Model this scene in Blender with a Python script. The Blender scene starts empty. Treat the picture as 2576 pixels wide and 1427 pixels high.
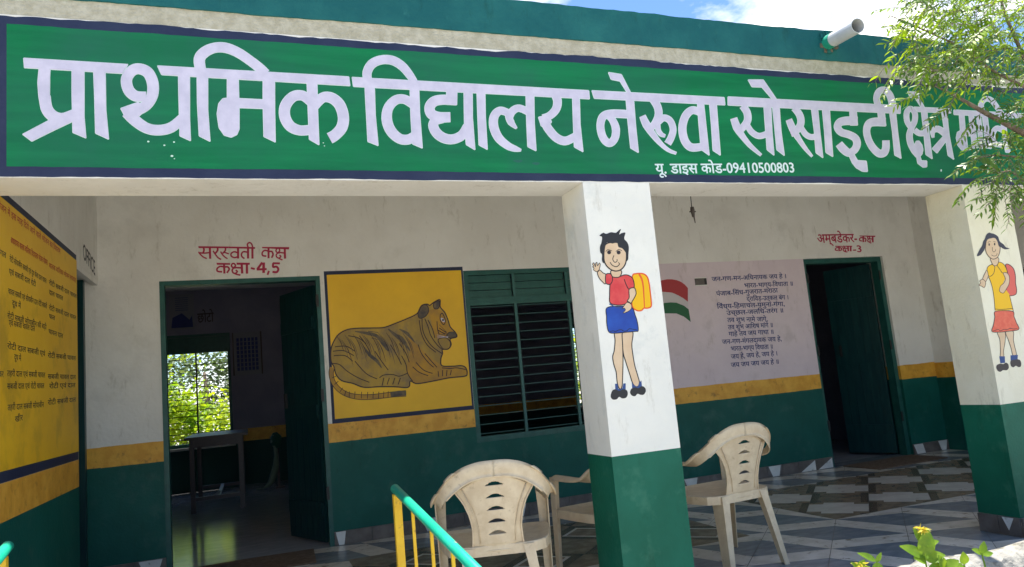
import bpy, bmesh, math, random
from mathutils import Vector, Matrix
from mathutils.geometry import tessellate_polygon
random.seed(7)
sc = bpy.context.scene
COL = sc.collection
R = math.radians
# ------------------------------------------------------------------ camera
F = 1855.43                      # focal length in units of a 2576 px wide picture
CAM = Vector((2.4433, -3.1104, 1.114))
PITCH, ROLL, YAW = 0.1330, -0.0908, 0.3518
fw = Vector((math.sin(YAW)*math.cos(PITCH), math.cos(YAW)*math.cos(PITCH), math.sin(PITCH)))
rt = Vector((math.cos(YAW), -math.sin(YAW), 0.0))
up = rt.cross(fw)
rt, up = (math.cos(ROLL)*rt + math.sin(ROLL)*up), (-math.sin(ROLL)*rt + math.cos(ROLL)*up)
cam = bpy.data.objects.new('camera', bpy.data.cameras.new('camera'))
COL.objects.link(cam)
cam.data.sensor_width = 36.0
cam.data.lens = 36.0*F/2576.0
cam.data.clip_start = 0.05
cam.data.clip_end = 3000
cam.matrix_world = Matrix(((rt.x, up.x, -fw.x, CAM.x), (rt.y, up.y, -fw.y, CAM.y), (rt.z, up.z, -fw.z, CAM.z), (0, 0, 0, 1)))
sc.camera = cam
sc.view_settings.view_transform = 'Standard'
sc.view_settings.look = 'None'
sc.view_settings.exposure = 1.30
sc.view_settings.gamma = 1.0
sc.view_settings.use_curve_mapping = False
# ------------------------------------------------------------------ sun and sky
SUN_EL, SUN_AZ = R(77.5), R(25)     # azimuth from +Y (into the building) towards +X
sd = Vector((math.sin(SUN_AZ)*math.cos(SUN_EL), math.cos(SUN_AZ)*math.cos(SUN_EL), math.sin(SUN_EL)))
sun = bpy.data.objects.new('sun', bpy.data.lights.new('sun', 'SUN'))
COL.objects.link(sun)
sun.data.energy = 4.6
sun.data.angle = R(0.5)
sun.data.color = (1.0, 0.95, 0.86)
sun.rotation_euler = sd.to_track_quat('Z', 'Y').to_euler()
sun.location = (3, -4, 12)
W = bpy.data.worlds.new('World'); sc.world = W; W.use_nodes = True
nt = W.node_tree; nt.nodes.clear()
def nn(t, ty, **k):
    n = t.nodes.new(ty)
    for a, b in k.items(): setattr(n, a, b)
    return n
out = nn(nt, 'ShaderNodeOutputWorld'); bg = nn(nt, 'ShaderNodeBackground')
sky = nn(nt, 'ShaderNodeTexSky', sky_type='NISHITA', sun_disc=False)
sky.sun_elevation = SUN_EL; sky.sun_rotation = SUN_AZ
sky.air_density = 1.0; sky.dust_density = 0.1; sky.ozone_density = 3.0
tc = nn(nt, 'ShaderNodeTexCoord'); mp = nn(nt, 'ShaderNodeMapping')
mp.inputs['Scale'].default_value = (1.0, 1.0, 2.2); mp.inputs['Location'].default_value = (0.37, 1.35, 0.1)
n1 = nn(nt, 'ShaderNodeTexNoise'); n1.inputs['Scale'].default_value = 3.1; n1.inputs['Detail'].default_value = 9; n1.inputs['Roughness'].default_value = 0.55
cr = nn(nt, 'ShaderNodeValToRGB'); cr.color_ramp.elements[0].position = 0.55; cr.color_ramp.elements[1].position = 0.66
mx = nn(nt, 'ShaderNodeMixRGB'); mx.inputs['Color2'].default_value = (9.0, 8.8, 8.5, 1)
lift = nn(nt, 'ShaderNodeMixRGB', blend_type='MULTIPLY'); lift.inputs['Fac'].default_value = 1.0; lift.inputs['Color2'].default_value = (.72, .84, .98, 1)
L = nt.links.new
L(tc.outputs['Generated'], mp.inputs['Vector']); L(mp.outputs[0], n1.inputs['Vector']); L(n1.outputs['Fac'], cr.inputs['Fac'])
L(cr.outputs['Color'], mx.inputs['Fac']); L(sky.outputs[0], lift.inputs['Color1']); L(lift.outputs[0], mx.inputs['Color1']); L(mx.outputs[0], bg.inputs['Color'])
bg.inputs['Strength'].default_value = 0.10
L(bg.outputs[0], out.inputs['Surface'])
# ------------------------------------------------------------------ constants of the place (metres)
ZT, ZB = 2.680, 2.0347           # painted name board, top and bottom
XA, XB, D = 3.9922, 4.357, 0.2567  # first pillar, and pillar depth
XC, XD = 6.4862, 6.868           # second pillar
YB = 2.9066                      # back wall of the verandah
XL = 1.4425                      # left wall of the verandah
ZLEDGE, ZTOP = 2.762, 2.937
ROOM_Y = 8.6
# ------------------------------------------------------------------ helpers
def at(x, y, ax, v):
    """point of the plane (axis ax = v) seen at x, y of a 2576 px wide picture"""
    d = fw + rt*((x-1288)/F) - up*((y-713.5)/F)
    t = (v-CAM[ax])/d[ax]
    return CAM + d*t
def mat(name, c1, c2=None, scale=6.0, rough=0.6, bump=0.0, bscale=None, det=5.0, lo=0.4, hi=0.65, spec=0.4, c3=None, s3=1.5, lo3=0.55, hi3=0.7, stretch=(1, 1, 1), trans=0.0, metal=0.0):
    m = bpy.data.materials.new(name); m.use_nodes = True
    t = m.node_tree; b = t.nodes['Principled BSDF']; K = t.links.new
    b.inputs['Roughness'].default_value = rough
    b.inputs['Specular IOR Level'].default_value = spec
    b.inputs['Metallic'].default_value = metal
    g = nn(t, 'ShaderNodeNewGeometry'); mpn = nn(t, 'ShaderNodeMapping'); mpn.inputs['Scale'].default_value = stretch
    K(g.outputs['Position'], mpn.inputs['Vector'])
    col = None
    if c2 is not None:
        n = nn(t, 'ShaderNodeTexNoise'); n.inputs['Scale'].default_value = scale; n.inputs['Detail'].default_value = det; n.inputs['Roughness'].default_value = 0.6
        K(mpn.outputs[0], n.inputs['Vector'])
        r = nn(t, 'ShaderNodeValToRGB'); r.color_ramp.elements[0].position = lo; r.color_ramp.elements[1].position = hi
        r.color_ramp.elements[0].color = (*c1, 1); r.color_ramp.elements[1].color = (*c2, 1)
        K(n.outputs['Fac'], r.inputs['Fac']); col = r.outputs['Color']
        if c3 is not None:
            n3 = nn(t, 'ShaderNodeTexNoise'); n3.inputs['Scale'].default_value = s3; n3.inputs['Detail'].default_value = 7; n3.inputs['Roughness'].default_value = 0.65
            K(g.outputs['Position'], n3.inputs['Vector'])
            r3 = nn(t, 'ShaderNodeValToRGB'); r3.color_ramp.elements[0].position = lo3; r3.color_ramp.elements[1].position = hi3
            K(n3.outputs['Fac'], r3.inputs['Fac'])
            mm = nn(t, 'ShaderNodeMixRGB'); mm.inputs['Color2'].default_value = (*c3, 1)
            K(r3.outputs['Color'], mm.inputs['Fac']); K(col, mm.inputs['Color1']); col = mm.outputs[0]
        K(col, b.inputs['Base Color'])
    else:
        b.inputs['Base Color'].default_value = (*c1, 1)
    if bump >= .15 and col is not None and not metal and trans == 0:
        ns = nn(t, 'ShaderNodeTexNoise'); ns.inputs['Scale'].default_value = 1.0; ns.inputs['Detail'].default_value = 10; ns.inputs['Roughness'].default_value = .75
        ms2 = nn(t, 'ShaderNodeMapping'); ms2.inputs['Scale'].default_value = (11, 11, 3.2)
        K(g.outputs['Position'], ms2.inputs['Vector']); K(ms2.outputs[0], ns.inputs['Vector'])
        rs = nn(t, 'ShaderNodeValToRGB'); rs.color_ramp.elements[0].position = .56; rs.color_ramp.elements[1].position = .78
        K(ns.outputs['Fac'], rs.inputs['Fac'])
        mg = nn(t, 'ShaderNodeMixRGB', blend_type='MULTIPLY'); mg.inputs['Color2'].default_value = (.60, .57, .50, 1)
        K(rs.outputs['Color'], mg.inputs['Fac']); K(col, mg.inputs['Color1']); K(mg.outputs[0], b.inputs['Base Color'])
    if bump > 0:
        nb = nn(t, 'ShaderNodeTexNoise'); nb.inputs['Scale'].default_value = bscale or scale*5; nb.inputs['Detail'].default_value = 6
        K(mpn.outputs[0], nb.inputs['Vector'])
        bp = nn(t, 'ShaderNodeBump'); bp.inputs['Strength'].default_value = bump; bp.inputs['Distance'].default_value = 0.01
        K(nb.outputs['Fac'], bp.inputs['Height']); K(bp.outputs[0], b.inputs['Normal'])
    if trans > 0:
        tl = nn(t, 'ShaderNodeBsdfTranslucent'); ms = nn(t, 'ShaderNodeMixShader'); ms.inputs['Fac'].default_value = trans
        if col is not None:
            br = nn(t, 'ShaderNodeMixRGB', blend_type='MULTIPLY'); br.inputs['Fac'].default_value = 1; br.inputs['Color2'].default_value = (1.5, 1.35, 0.6, 1)
            K(col, br.inputs['Color1']); K(br.outputs[0], tl.inputs['Color'])
        o = t.nodes['Material Output']
        K(b.outputs[0], ms.inputs[1]); K(tl.outputs[0], ms.inputs[2]); K(ms.outputs[0], o.inputs['Surface'])
    return m
M = {}
def mk(k, *a, **kw): M[k] = mat(k, *a, **kw)
mk('cream_plaster', (.735, .71, .645), (.81, .79, .73), 2.2, .8, .35, 34, c3=(.62, .60, .54), s3=2.3, lo3=.56, hi3=.82, lo=.36, hi=.66)
mk('pillar_white', (.77, .755, .675), (.82, .80, .71), 4, .75, .55, 16, c3=(.50, .54, .51), s3=2.8, lo3=.58, hi3=.80)
mk('pillar_cream', (.79, .74, .56), (.83, .79, .62), 5, .75, .22, 60, c3=(.52, .56, .50), s3=3.0, lo3=.64, hi3=.78)
mk('board_green', (.005, .145, .053), (.008, .205, .070), 2.4, .7, .12, 90, c3=(.022, .13, .085), s3=1.1, lo3=.42, hi3=.75, stretch=(.5, 1, 6), spec=.12)
mk('navy', (.010, .018, .055), (.018, .028, .068), 5, .6, .1, 80)
mk('letter_white', (.53, .50, .61), (.63, .59, .70), 12, .55, .08, 80)
mk('letter_edge', (.60, .72, .70), (.68, .78, .76), 10, .55)
mk('ledge_beige', (.40, .37, .27), (.52, .49, .38), 22, .9, .6, 90, c3=(.60, .58, .46), s3=9, lo3=.6, hi3=.75)
mk('parapet_teal', (.010, .105, .108), (.018, .14, .132), 4, .65, .5, 30, c3=(.03, .165, .155), s3=14, lo3=.63, hi3=.75, spec=.2)
mk('dado_green', (.004, .085, .066), (.007, .105, .082), 3, .5, .15, 60, c3=(.040, .125, .10), s3=5, lo3=.55, hi3=.78, spec=.25)
mk('pillar_green', (.004, .105, .060), (.008, .130, .078), 3, .5, .15, 60, c3=(.05, .19, .12), s3=5, lo3=.55, hi3=.76, spec=.25)
mk('band_orange', (.68, .33, .035), (.82, .45, .06), 9, .5, .15, 60, c3=(.36, .17, .03), s3=16, lo3=.58, hi3=.72)
mk('menu_yellow', (.84, .49, .012), (.90, .55, .02), 2, .5, .1, 70, c3=(.60, .36, .02), s3=2.5)
mk('poster_yellow', (.80, .455, .02), (.90, .53, .022), 2, .5, .1, 70)
mk('pink_plaster', (.68, .57, .60), (.74, .63, .65), 3, .75, .2, 50, c3=(.62, .52, .53), s3=3)
mk('ink_dark', (.012, .012, .016), None, rough=.6)
mk('ink_navy', (.014, .026, .15), None, rough=.6)
mk('ink_black', (.03, .028, .03), None, rough=.6)
mk('ink_red', (.42, .014, .06), None, rough=.55)
mk('ink_rust', (.50, .06, .03), None, rough=.6)
mk('ink_brown', (.05, .028, .03), None, rough=.6)
mk('frame_green', (.012, .085, .07), (.02, .11, .09), 12, .4, .15, 60)
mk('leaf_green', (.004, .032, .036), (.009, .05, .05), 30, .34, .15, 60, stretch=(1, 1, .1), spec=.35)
mk('bar_green', (.03, .12, .11), (.04, .14, .12), 12, .45)
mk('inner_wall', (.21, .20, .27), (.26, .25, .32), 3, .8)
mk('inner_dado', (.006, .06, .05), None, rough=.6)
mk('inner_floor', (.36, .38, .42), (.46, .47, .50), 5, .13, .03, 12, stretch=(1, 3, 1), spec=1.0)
mk('ceiling', (.80, .79, .75), None, rough=.9)
mk('slate_tile', (.17, .20, .23), (.25, .28, .31), 7, .24, .0, det=8, spec=.5, stretch=(1, 2.2, 1))
mk('marble_tile', (.60, .56, .48), (.74, .70, .63), 9, .22, spec=.5, det=9, lo=.38, hi=.6, c3=(.30, .26, .21), s3=13, lo3=.58, hi3=.66)
mk('pale_tile', (.60, .57, .51), (.70, .67, .61), 7, .2, spec=.5, c3=(.34, .32, .30), s3=10, lo3=.62, hi3=.7)
mk('brown_tile', (.19, .15, .105), (.30, .25, .18), 12, .24, spec=.5)
mk('dark_brown_tile', (.10, .075, .052), (.15, .115, .085), 20, .25, spec=.5)
mk('grout', (.10, .095, .09), None, rough=.9)
mk('skirt_grey', (.10, .085, .075), (.16, .14, .125), 9, .35, spec=.4)
mk('skirt_white', (.62, .62, .58), (.74, .74, .70), 8, .3, c3=(.3, .33, .3), s3=15, lo3=.62, hi3=.68)
mk('plastic', (.60, .47, .30), (.70, .57, .38), 16, .45, .05, 60, c3=(.40, .30, .19), s3=34, lo3=.60, hi3=.76, spec=.5)
mk('rail_green', (.01, .40, .25), (.015, .48, .31), 9, .32, c3=(.50, .30, .28), s3=30, lo3=.655, hi3=.68, spec=.5)
mk('post_yellow', (.62, .36, .01), (.72, .46, .02), 9, .5, c3=(.20, .11, .03), s3=26, lo3=.58, hi3=.68)
mk('pvc', (.52, .53, .54), (.60, .61, .60), 10, .45)
mk('concrete', (.27, .26, .235), (.40, .385, .34), 14, .9, .9, 60, c3=(.07, .07, .055), s3=9, lo3=.55, hi3=.66)
mk('yard', (.44, .41, .35), (.54, .51, .44), 3, .95, .4, 30)
mk('bark', (.11, .085, .06), (.20, .16, .12), 25, .9, .6, 80)
mk('neem', (.07, .15, .02), (.15, .26, .025), 3.2, .42, trans=.42, spec=.4)
mk('neem_young', (.20, .34, .015), (.30, .44, .02), 3, .42, trans=.45, spec=.4)
mk('bush', (.16, .30, .015), (.38, .46, .02), 2.2, .5, trans=.5)
mk('bush_dark', (.07, .12, .05), (.14, .21, .09), 2.2, .5, trans=.3)
mk('herb', (.14, .27, .02), (.24, .38, .03), 20, .45, trans=.4)
mk('petal', (.55, .50, .05), (.70, .62, .16), 60, .6, trans=.4)
mk('wood_dark', (.035, .014, .014), (.055, .024, .022), 12, .4, stretch=(1, 1, 6))
mk('mat_brown', (.11, .075, .05), (.17, .12, .085), 30, .95, .6, 150)
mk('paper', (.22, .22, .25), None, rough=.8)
mk('skin', (.66, .47, .29), (.72, .54, .35), 8, .6)
mk('shirt_red', (.62, .045, .05), (.72, .09, .08), 14, .6)
mk('paint_blue', (.008, .05, .32), (.012, .075, .40), 12, .5)
mk('bag_yellow', (.85, .48, .0), None, rough=.6)
mk('bag_edge', (.72, .10, .02), None, rough=.6)
mk('dress_yellow', (.85, .50, .01), None, rough=.6)
mk('skirt_coral', (.70, .12, .07), (.76, .18, .10), 30, .6)
mk('bag_coral', (.70, .13, .10), None, rough=.6)
mk('hair_grey', (.05, .05, .07), None, rough=.6)
mk('sock_blue', (.03, .07, .22), None, rough=.6)
mk('shoe', (.02, .02, .022), None, rough=.5)
mk('shoe_brown', (.045, .035, .035), None, rough=.5)
mk('flag_red', (.42, .05, .055), None, rough=.7)
mk('flag_white', (.60, .55, .55), None, rough=.7)
mk('flag_green', (.03, .13, .06), None, rough=.7)
mk('tiger_coat', (.34, .22, .055), (.52, .33, .05), 7, .6, c3=(.20, .15, .10), s3=6, lo3=.5, hi3=.75, stretch=(1, 1, .5))
mk('tiger_stripe', (.07, .062, .06), (.18, .13, .07), 14, .6)
mk('tiger_light', (.52, .28, .03), (.36, .20, .05), 9, .6)
mk('cloth_green', (.02, .10, .07), None, rough=.8)
mk('cloth_pale', (.20, .27, .19), None, rough=.8)
mk('black_metal', (.02, .02, .02), None, rough=.5)
mk('bulb_cap', (.10, .08, .07), None, rough=.5)
mk('paint_splash', (.55, .75, .60), None, rough=.5)
mk('green_smear', (.01, .11, .07), None, rough=.5)
mk('splash_green', (.02, .35, .22), None, rough=.5)

class MB:
    """collects geometry for ONE mesh object"""
    def __init__(s): s.v = []; s.f = []; s.m = []; s.mats = []
    def mi(s, m):
        m = M[m] if isinstance(m, str) else m
        if m not in s.mats: s.mats.append(m)
        return s.mats.index(m)
    def add(s, vs, fs, m):
        o = len(s.v); k = s.mi(m)
        s.v += [Vector(p) for p in vs]
        for f in fs: s.f.append([o+i for i in f]); s.m.append(k)
        return s
    def box(s, a, b, m, front=None):
        x0, y0, z0 = a; x1, y1, z1 = b
        vs = [(x0, y0, z0), (x1, y0, z0), (x1, y1, z0), (x0, y1, z0), (x0, y0, z1), (x1, y0, z1), (x1, y1, z1), (x0, y1, z1)]
        return s.add(vs, [(0, 3, 2, 1), (4, 5, 6, 7), (0, 1, 5, 4), (1, 2, 6, 5), (2, 3, 7, 6), (3, 0, 4, 7)], m)
    def tube(s, pts, r, m, n=10, cap=True):
        pts = [Vector(p) for p in pts]; rs = r if isinstance(r, (list, tuple)) else [r]*len(pts)
        vs = []; ref = None
        for i, p in enumerate(pts):
            t = (pts[min(i+1, len(pts)-1)]-pts[max(i-1, 0)]).normalized()
            if ref is None: ref = Vector((0, 0, 1)) if abs(t.z) < .9 else Vector((1, 0, 0))
            a = t.cross(ref).normalized(); b = t.cross(a).normalized(); ref = -b if False else ref
            for k in range(n):
                an = 2*math.pi*k/n
                vs.append(p + (a*math.cos(an)+b*math.sin(an))*rs[i])
        fs = []
        for i in range(len(pts)-1):
            for k in range(n):
                k2 = (k+1) % n
                fs.append((i*n+k, i*n+k2, (i+1)*n+k2, (i+1)*n+k))
        if cap: fs.append(tuple(range(n))[::-1]); fs.append(tuple((len(pts)-1)*n+k for k in range(n)))
        return s.add(vs, fs, m)
    def build(s, name, parent=None, smooth=False, label=None, kind=None, bevel=0, solid=0, shift=True):
        me = bpy.data.meshes.new(name)
        o0 = Vector((0, 0, 0))
        if parent is not None and shift:
            r = parent
            while r.parent: r = r.parent
            o0 = r.location
        me.from_pydata([tuple(v-o0) for v in s.v], [], s.f)
        for m in s.mats: me.materials.append(m)
        for p, k in zip(me.polygons, s.m): p.material_index = k; p.use_smooth = smooth
        bm = bmesh.new(); bm.from_mesh(me)
        if bevel > 0:
            bmesh.ops.bevel(bm, geom=[e for e in bm.edges if e.is_manifold and e.calc_face_angle(0) > .5], offset=bevel, segments=2, affect='EDGES', clamp_overlap=True)
        if solid: 
            bmesh.ops.recalc_face_normals(bm, faces=bm.faces); bm.normal_update()
            ov = list(bm.verts); of = list(bm.faces); be = [e for e in bm.edges if e.is_boundary]
            nv = {v: bm.verts.new(v.co-v.normal*solid) for v in ov}
            bf = [(e.verts[0], e.verts[1], e.link_faces[0].material_index) for e in be]
            for f in of:
                g2 = bm.faces.new([nv[v] for v in reversed(f.verts)]); g2.material_index = f.material_index; g2.smooth = f.smooth
            for a_, b_, mi_ in bf:
                g2 = bm.faces.new((a_, b_, nv[b_], nv[a_])); g2.material_index = mi_
        bmesh.ops.recalc_face_normals(bm, faces=bm.faces)
        bm.to_mesh(me); bm.free(); me.update()
        ob = bpy.data.objects.new(name, me); COL.objects.link(ob)
        if parent is not None: ob.parent = parent
        if label: ob['label'] = label
        if kind: ob['kind'] = kind
        return ob
def thing(name, label, cat, loc=(0, 0, 0), rz=0, group=None):
    o = bpy.data.objects.new(name, None); COL.objects.link(o); o.empty_display_size = .1
    o.location = loc; o.rotation_euler = (0, 0, rz); o['label'] = label; o['category'] = cat
    if group: o['group'] = group
    return o
def tag(o, label, cat, group=None):
    o['label'] = label; o['category'] = cat
    if group: o['group'] = group
    return o

# ---- painting on a plane: everything is flat paint, each coat a fraction of a millimetre above the last
class Paint:
    def __init__(s, ax, v, ox=0, oy=0, sc=1.0, sign=-1):
        s.ax, s.v, s.ox, s.oy, s.sc, s.sign, s.k, s.mb = ax, v, ox, oy, sc, sign, 0, MB()
    def frame(s, ox, oy, sc): s.ox, s.oy, s.sc = ox, oy, sc; return s
    def P(s, p, e=0.0):
        q = at(s.ox+p[0]*s.sc, s.oy+p[1]*s.sc, s.ax, s.v)
        q[s.ax] = s.v + s.sign*(.0008+.00002*s.k+e)
        return q
    def poly(s, pts, m):
        s.k += 1
        vs = [s.P(p) for p in pts]
        s.mb.add(vs, [tuple(t) for t in tessellate_polygon([vs])], m); return s
    def band(s, pts, w, m, closed=False, cap=True):
        s.k += 1
        pts, ws = spline(pts, w, closed)
        n = len(pts); vs = []
        for i, p in enumerate(pts):
            if closed: a, b = pts[(i-1) % n], pts[(i+1) % n]
            else: a, b = pts[max(i-1, 0)], pts[min(i+1, n-1)]
            dx, dy = b[0]-a[0], b[1]-a[1]; l = math.hypot(dx, dy) or 1
            nx, ny = -dy/l*ws[i]/2, dx/l*ws[i]/2
            e = 1.7e-5*i/n; vs += [s.P((p[0]+nx, p[1]+ny), e), s.P((p[0]-nx, p[1]-ny), e)]
        rng = n if closed else n-1
        s.mb.add(vs, [(2*i, 2*i+1, 2*((i+1) % n)+1, 2*((i+1) % n)) for i in range(rng)], m)
        return s
    def ell(s, c, rx, ry, m, rot=0, n=24):
        cs, sn = math.cos(rot), math.sin(rot)
        return s.poly([(c[0]+rx*math.cos(a)*cs-ry*math.sin(a)*sn, c[1]+rx*math.cos(a)*sn+ry*math.sin(a)*cs) for a in [2*math.pi*i/n for i in range(n)]], m)
    def blob(s, pts, m, line=None, lw=0):
        q, _ = spline(pts, 1, True)
        s.poly(q, m)
        if line: s.band(pts, lw, line, True)
        return s
    def done(s, name, parent, label=None): return s.mb.build(name, parent, label=label)
def spline(pts, w, closed=False, sub=6):
    n = len(pts); ws = list(w) if isinstance(w, (list, tuple)) else [w]*n
    if n < 3: return list(pts), ws
    o = []; ow = []
    for i in range(n if closed else n-1):
        def g(j): return j % n if closed else min(max(j, 0), n-1)
        p0, p1, p2, p3 = pts[g(i-1)], pts[g(i)], pts[g(i+1)], pts[g(i+2)]
        for k in range(sub):
            t = k/sub
            o.append(tuple(.5*((2*p1[d])+(-p0[d]+p2[d])*t+(2*p0[d]-5*p1[d]+4*p2[d]-p3[d])*t*t+(-p0[d]+3*p1[d]-3*p2[d]+p3[d])*t**3) for d in (0, 1)))
            ow.append(ws[g(i)]*(1-t)+ws[g(i+1)]*t)
    if not closed: o.append(pts[-1]); ow.append(ws[-1])
    return o, ow
def lettering(body, name, parent, m, pl, pr, ax, v, sign, bold=0.0, height=None, label=None, k=3):
    """a line of flat painted lettering on a wall from point pl to point pr (baseline), scaled to fit"""
    c = bpy.data.curves.new(name, 'FONT'); c.body = body; c.resolution_u = 3
    tmp = bpy.data.objects.new(name, c); COL.objects.link(tmp)
    dg = bpy.context.evaluated_depsgraph_get()
    me = bpy.data.meshes.new_from_object(tmp.evaluated_get(dg)); bpy.data.objects.remove(tmp); bpy.data.curves.remove(c)
    xs = [q.co.x for q in me.vertices]; 
    if not xs: return None
    x0, x1 = min(xs), max(xs)
    a, b = Vector(pl), Vector(pr); e = (b-a); wdt = e.length; sx = wdt/(x1-x0); e.normalize()
    sz = sx if height is None else height
    upv = Vector((0, 0, 1))
    r = parent
    while r.parent: r = r.parent
    for q in me.vertices:
        p = a + e*((q.co.x-x0)*sx) + upv*(q.co.y*sz)
        p[ax] = v + sign*(.0008+.00004*k)
        q.co = p - r.location
    if bold > 0:
        bmx = bmesh.new(); bmx.from_mesh(me); src = bmx.faces[:]
        dd = e*(bold*sx*.9)
        for i_, f_ in enumerate(((-1, 0), (1, 0), (0, .8), (0, -.8))):
            g3 = bmesh.ops.duplicate(bmx, geom=src)
            off = dd*f_[0] + upv*(bold*sz*.9*f_[1]); off[ax] += sign*2e-5*(i_+1)
            bmesh.ops.translate(bmx, verts=[v_ for v_ in g3['geom'] if isinstance(v_, bmesh.types.BMVert)], vec=off)
        bmx.to_mesh(me); bmx.free()
    me.materials.clear(); me.materials.append(M[m])
    o = bpy.data.objects.new(name, me); COL.objects.link(o); o.parent = parent
    if label: o['label'] = label
    return o
# ================================================================== ground
g = MB().box((-400, -400, -.75), (400, 400, -.45), 'yard').build('ground'); g['kind'] = 'structure'
# ================================================================== school building
B = thing('school_building', 'single storey school with green painted name beam, white pillars and open verandah', 'school building', (XL, 0, 0))
def wall_y(name, y0, y1, xs, zs, matf, hole, label=None, flip=False):
    """wall in the XZ plane made of cells; matf(xmid, zmid) gives paint, hole(...) leaves it open"""
    mb = MB()
    for i in range(len(xs)-1):
        for j in range(len(zs)-1):
            xm, zm = (xs[i]+xs[i+1])/2, (zs[j]+zs[j+1])/2
            if hole(xm, zm): continue
            mb.box((xs[i], y0, zs[j]), (xs[i+1], y1, zs[j+1]), matf(xm, zm))
    return mb
def clean(mb, name, parent, label=None):
    """drop the inner faces shared by neighbouring cells"""
    key = {}
    for i, f in enumerate(mb.f):
        c = sum((mb.v[k] for k in f), Vector())/4
        kk = tuple(round(q, 4) for q in c); key.setdefault(kk, []).append(i)
    bad = {i for l in key.values() if len(l) > 1 for i in l}
    mb.f, mb.m = [f for i, f in enumerate(mb.f) if i not in bad], [q for i, q in enumerate(mb.m) if i not in bad]
    me = mb.build(name, parent, label=label)
    return me
TH = .23
DL, DR = 1.8488, 3.0181           # left doorway
RL, RR = 7.8463, 8.906            # right doorway
WL, WR, WB, WT = 4.2155, 5.42, .645, 2.105
YW0, YW1 = .781, .921
def paint_back(x, z):
    if z < YW0: return 'dado_green'
    if z < YW1: return 'band_orange'
    if 5.42 < x < RL and z < 2.102: return 'pink_plaster'
    return 'cream_plaster'
def hole_back(x, z):
    return (DL < x < DR and z < 2.10) or (RL < x < RR and z < 2.10) or (WL < x < WR and WB < z < WT) or (x < XL)
xs = [.2, XL, DL, DR, WL, WR, RL, RR, 9.4, 12.5]
zs = [0, WB, YW0, YW1, 2.10, 2.88]
def hb2(x, z):
    if WL < x < WR and WB < z < 2.10: return True
    return (DL < x < DR or RL < x < RR) and z < 2.10
clean(wall_y('back_wall', YB, YB+TH, xs, zs, paint_back, hb2), 'back_wall', B, 'cream verandah wall with orange band over dark green dado')
# left wall with the painted menu and the office doorway
OY0 = 2.19
mb = MB()
def lw(y0, y1, z0, z1, m): mb.box((XL-TH, y0, z0), (XL, y1, z1), m)
for (y0, y1) in ((-.05, OY0),):
    lw(y0, y1, 0, .722, 'dado_green'); lw(y0, y1, .722, .885, 'band_orange'); lw(y0, y1, .885, 2.125, 'cream_plaster'); lw(y0, y1, 2.125, 2.88, 'cream_plaster')
lw(OY0, YB, 2.125, 2.88, 'cream_plaster')
clean(mb, 'left_wall', B, 'side wall carrying the yellow painted menu board')
# other walls: office, classrooms, end wall
mb = MB()
mb.box((9.4, 1.95, 0), (9.63, YB, .757), 'dado_green'); mb.box((9.4, 1.95, .757), (9.63, YB, .917), 'band_orange'); mb.box((9.4, 1.95, .917), (9.63, YB, 2.88), 'cream_plaster')
mb.box((9.4, -.3, 1.75), (9.63, 1.95, 2.88), 'cream_plaster'); mb.box((9.4, -.3, 0), (9.63, .9, 1.75), 'cream_plaster')
clean(mb, 'end_wall', B)
mb = MB()
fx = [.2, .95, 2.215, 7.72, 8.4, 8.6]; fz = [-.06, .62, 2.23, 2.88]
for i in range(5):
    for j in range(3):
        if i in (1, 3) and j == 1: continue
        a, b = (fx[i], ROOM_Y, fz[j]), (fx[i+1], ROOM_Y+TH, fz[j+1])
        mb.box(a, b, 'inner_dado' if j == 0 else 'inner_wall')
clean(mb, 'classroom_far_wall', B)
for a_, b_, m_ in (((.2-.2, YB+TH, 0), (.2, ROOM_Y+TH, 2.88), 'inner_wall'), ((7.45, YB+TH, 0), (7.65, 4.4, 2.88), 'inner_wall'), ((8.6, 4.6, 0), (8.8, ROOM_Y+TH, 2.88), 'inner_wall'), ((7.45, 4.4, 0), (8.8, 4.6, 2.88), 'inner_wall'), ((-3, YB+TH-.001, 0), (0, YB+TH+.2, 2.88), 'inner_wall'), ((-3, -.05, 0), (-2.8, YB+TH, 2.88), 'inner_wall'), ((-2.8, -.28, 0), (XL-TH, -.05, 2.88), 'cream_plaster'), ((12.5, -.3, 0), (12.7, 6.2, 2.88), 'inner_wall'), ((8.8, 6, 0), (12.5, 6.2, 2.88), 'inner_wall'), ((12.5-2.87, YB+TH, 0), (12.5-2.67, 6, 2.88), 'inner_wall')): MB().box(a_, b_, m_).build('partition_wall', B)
# painted inner faces of classroom two that show through the doorway
mb = MB().box((7.655, 4.388, 0), (8.8, 4.398, .78), 'inner_dado').box((7.655, 4.388, .78), (8.8, 4.398, .93), 'band_orange')
mb.build('inner_dado_paint', B)
mb = MB().box((.205, ROOM_Y-.012, .62), (.945, ROOM_Y-.004, .80), 'band_orange').box((2.225, ROOM_Y-.012, .62), (7.71, ROOM_Y-.004, .80), 'band_orange')
mb.build('inner_band', B)
MB().box((-3, .27, 2.88), (12.7, ROOM_Y+TH+.1, 2.93), 'ceiling').build('roof_slab', B)
MB().box((.2, YB+TH, -.06), (8.6, ROOM_Y, -.004), 'inner_floor').box((8.6, YB+TH, -.06), (9.83, 6, -.004), 'inner_floor').box((-2.8, -.05, -.06), (XL-TH, YB+TH, -.004), 'inner_floor').build('classroom_floor', B)
# doorway thresholds
for a_, b_, m_ in (((DL, YB, -.06), (DR, YB+TH, -.001), 'inner_floor'), ((RL, YB, -.06), (RR, YB+TH, -.001), 'slate_tile'), ((XL-TH, OY0, -.06), (XL, YB, -.001), 'slate_tile')): MB().box(a_, b_, m_).build('threshold', B)
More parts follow.
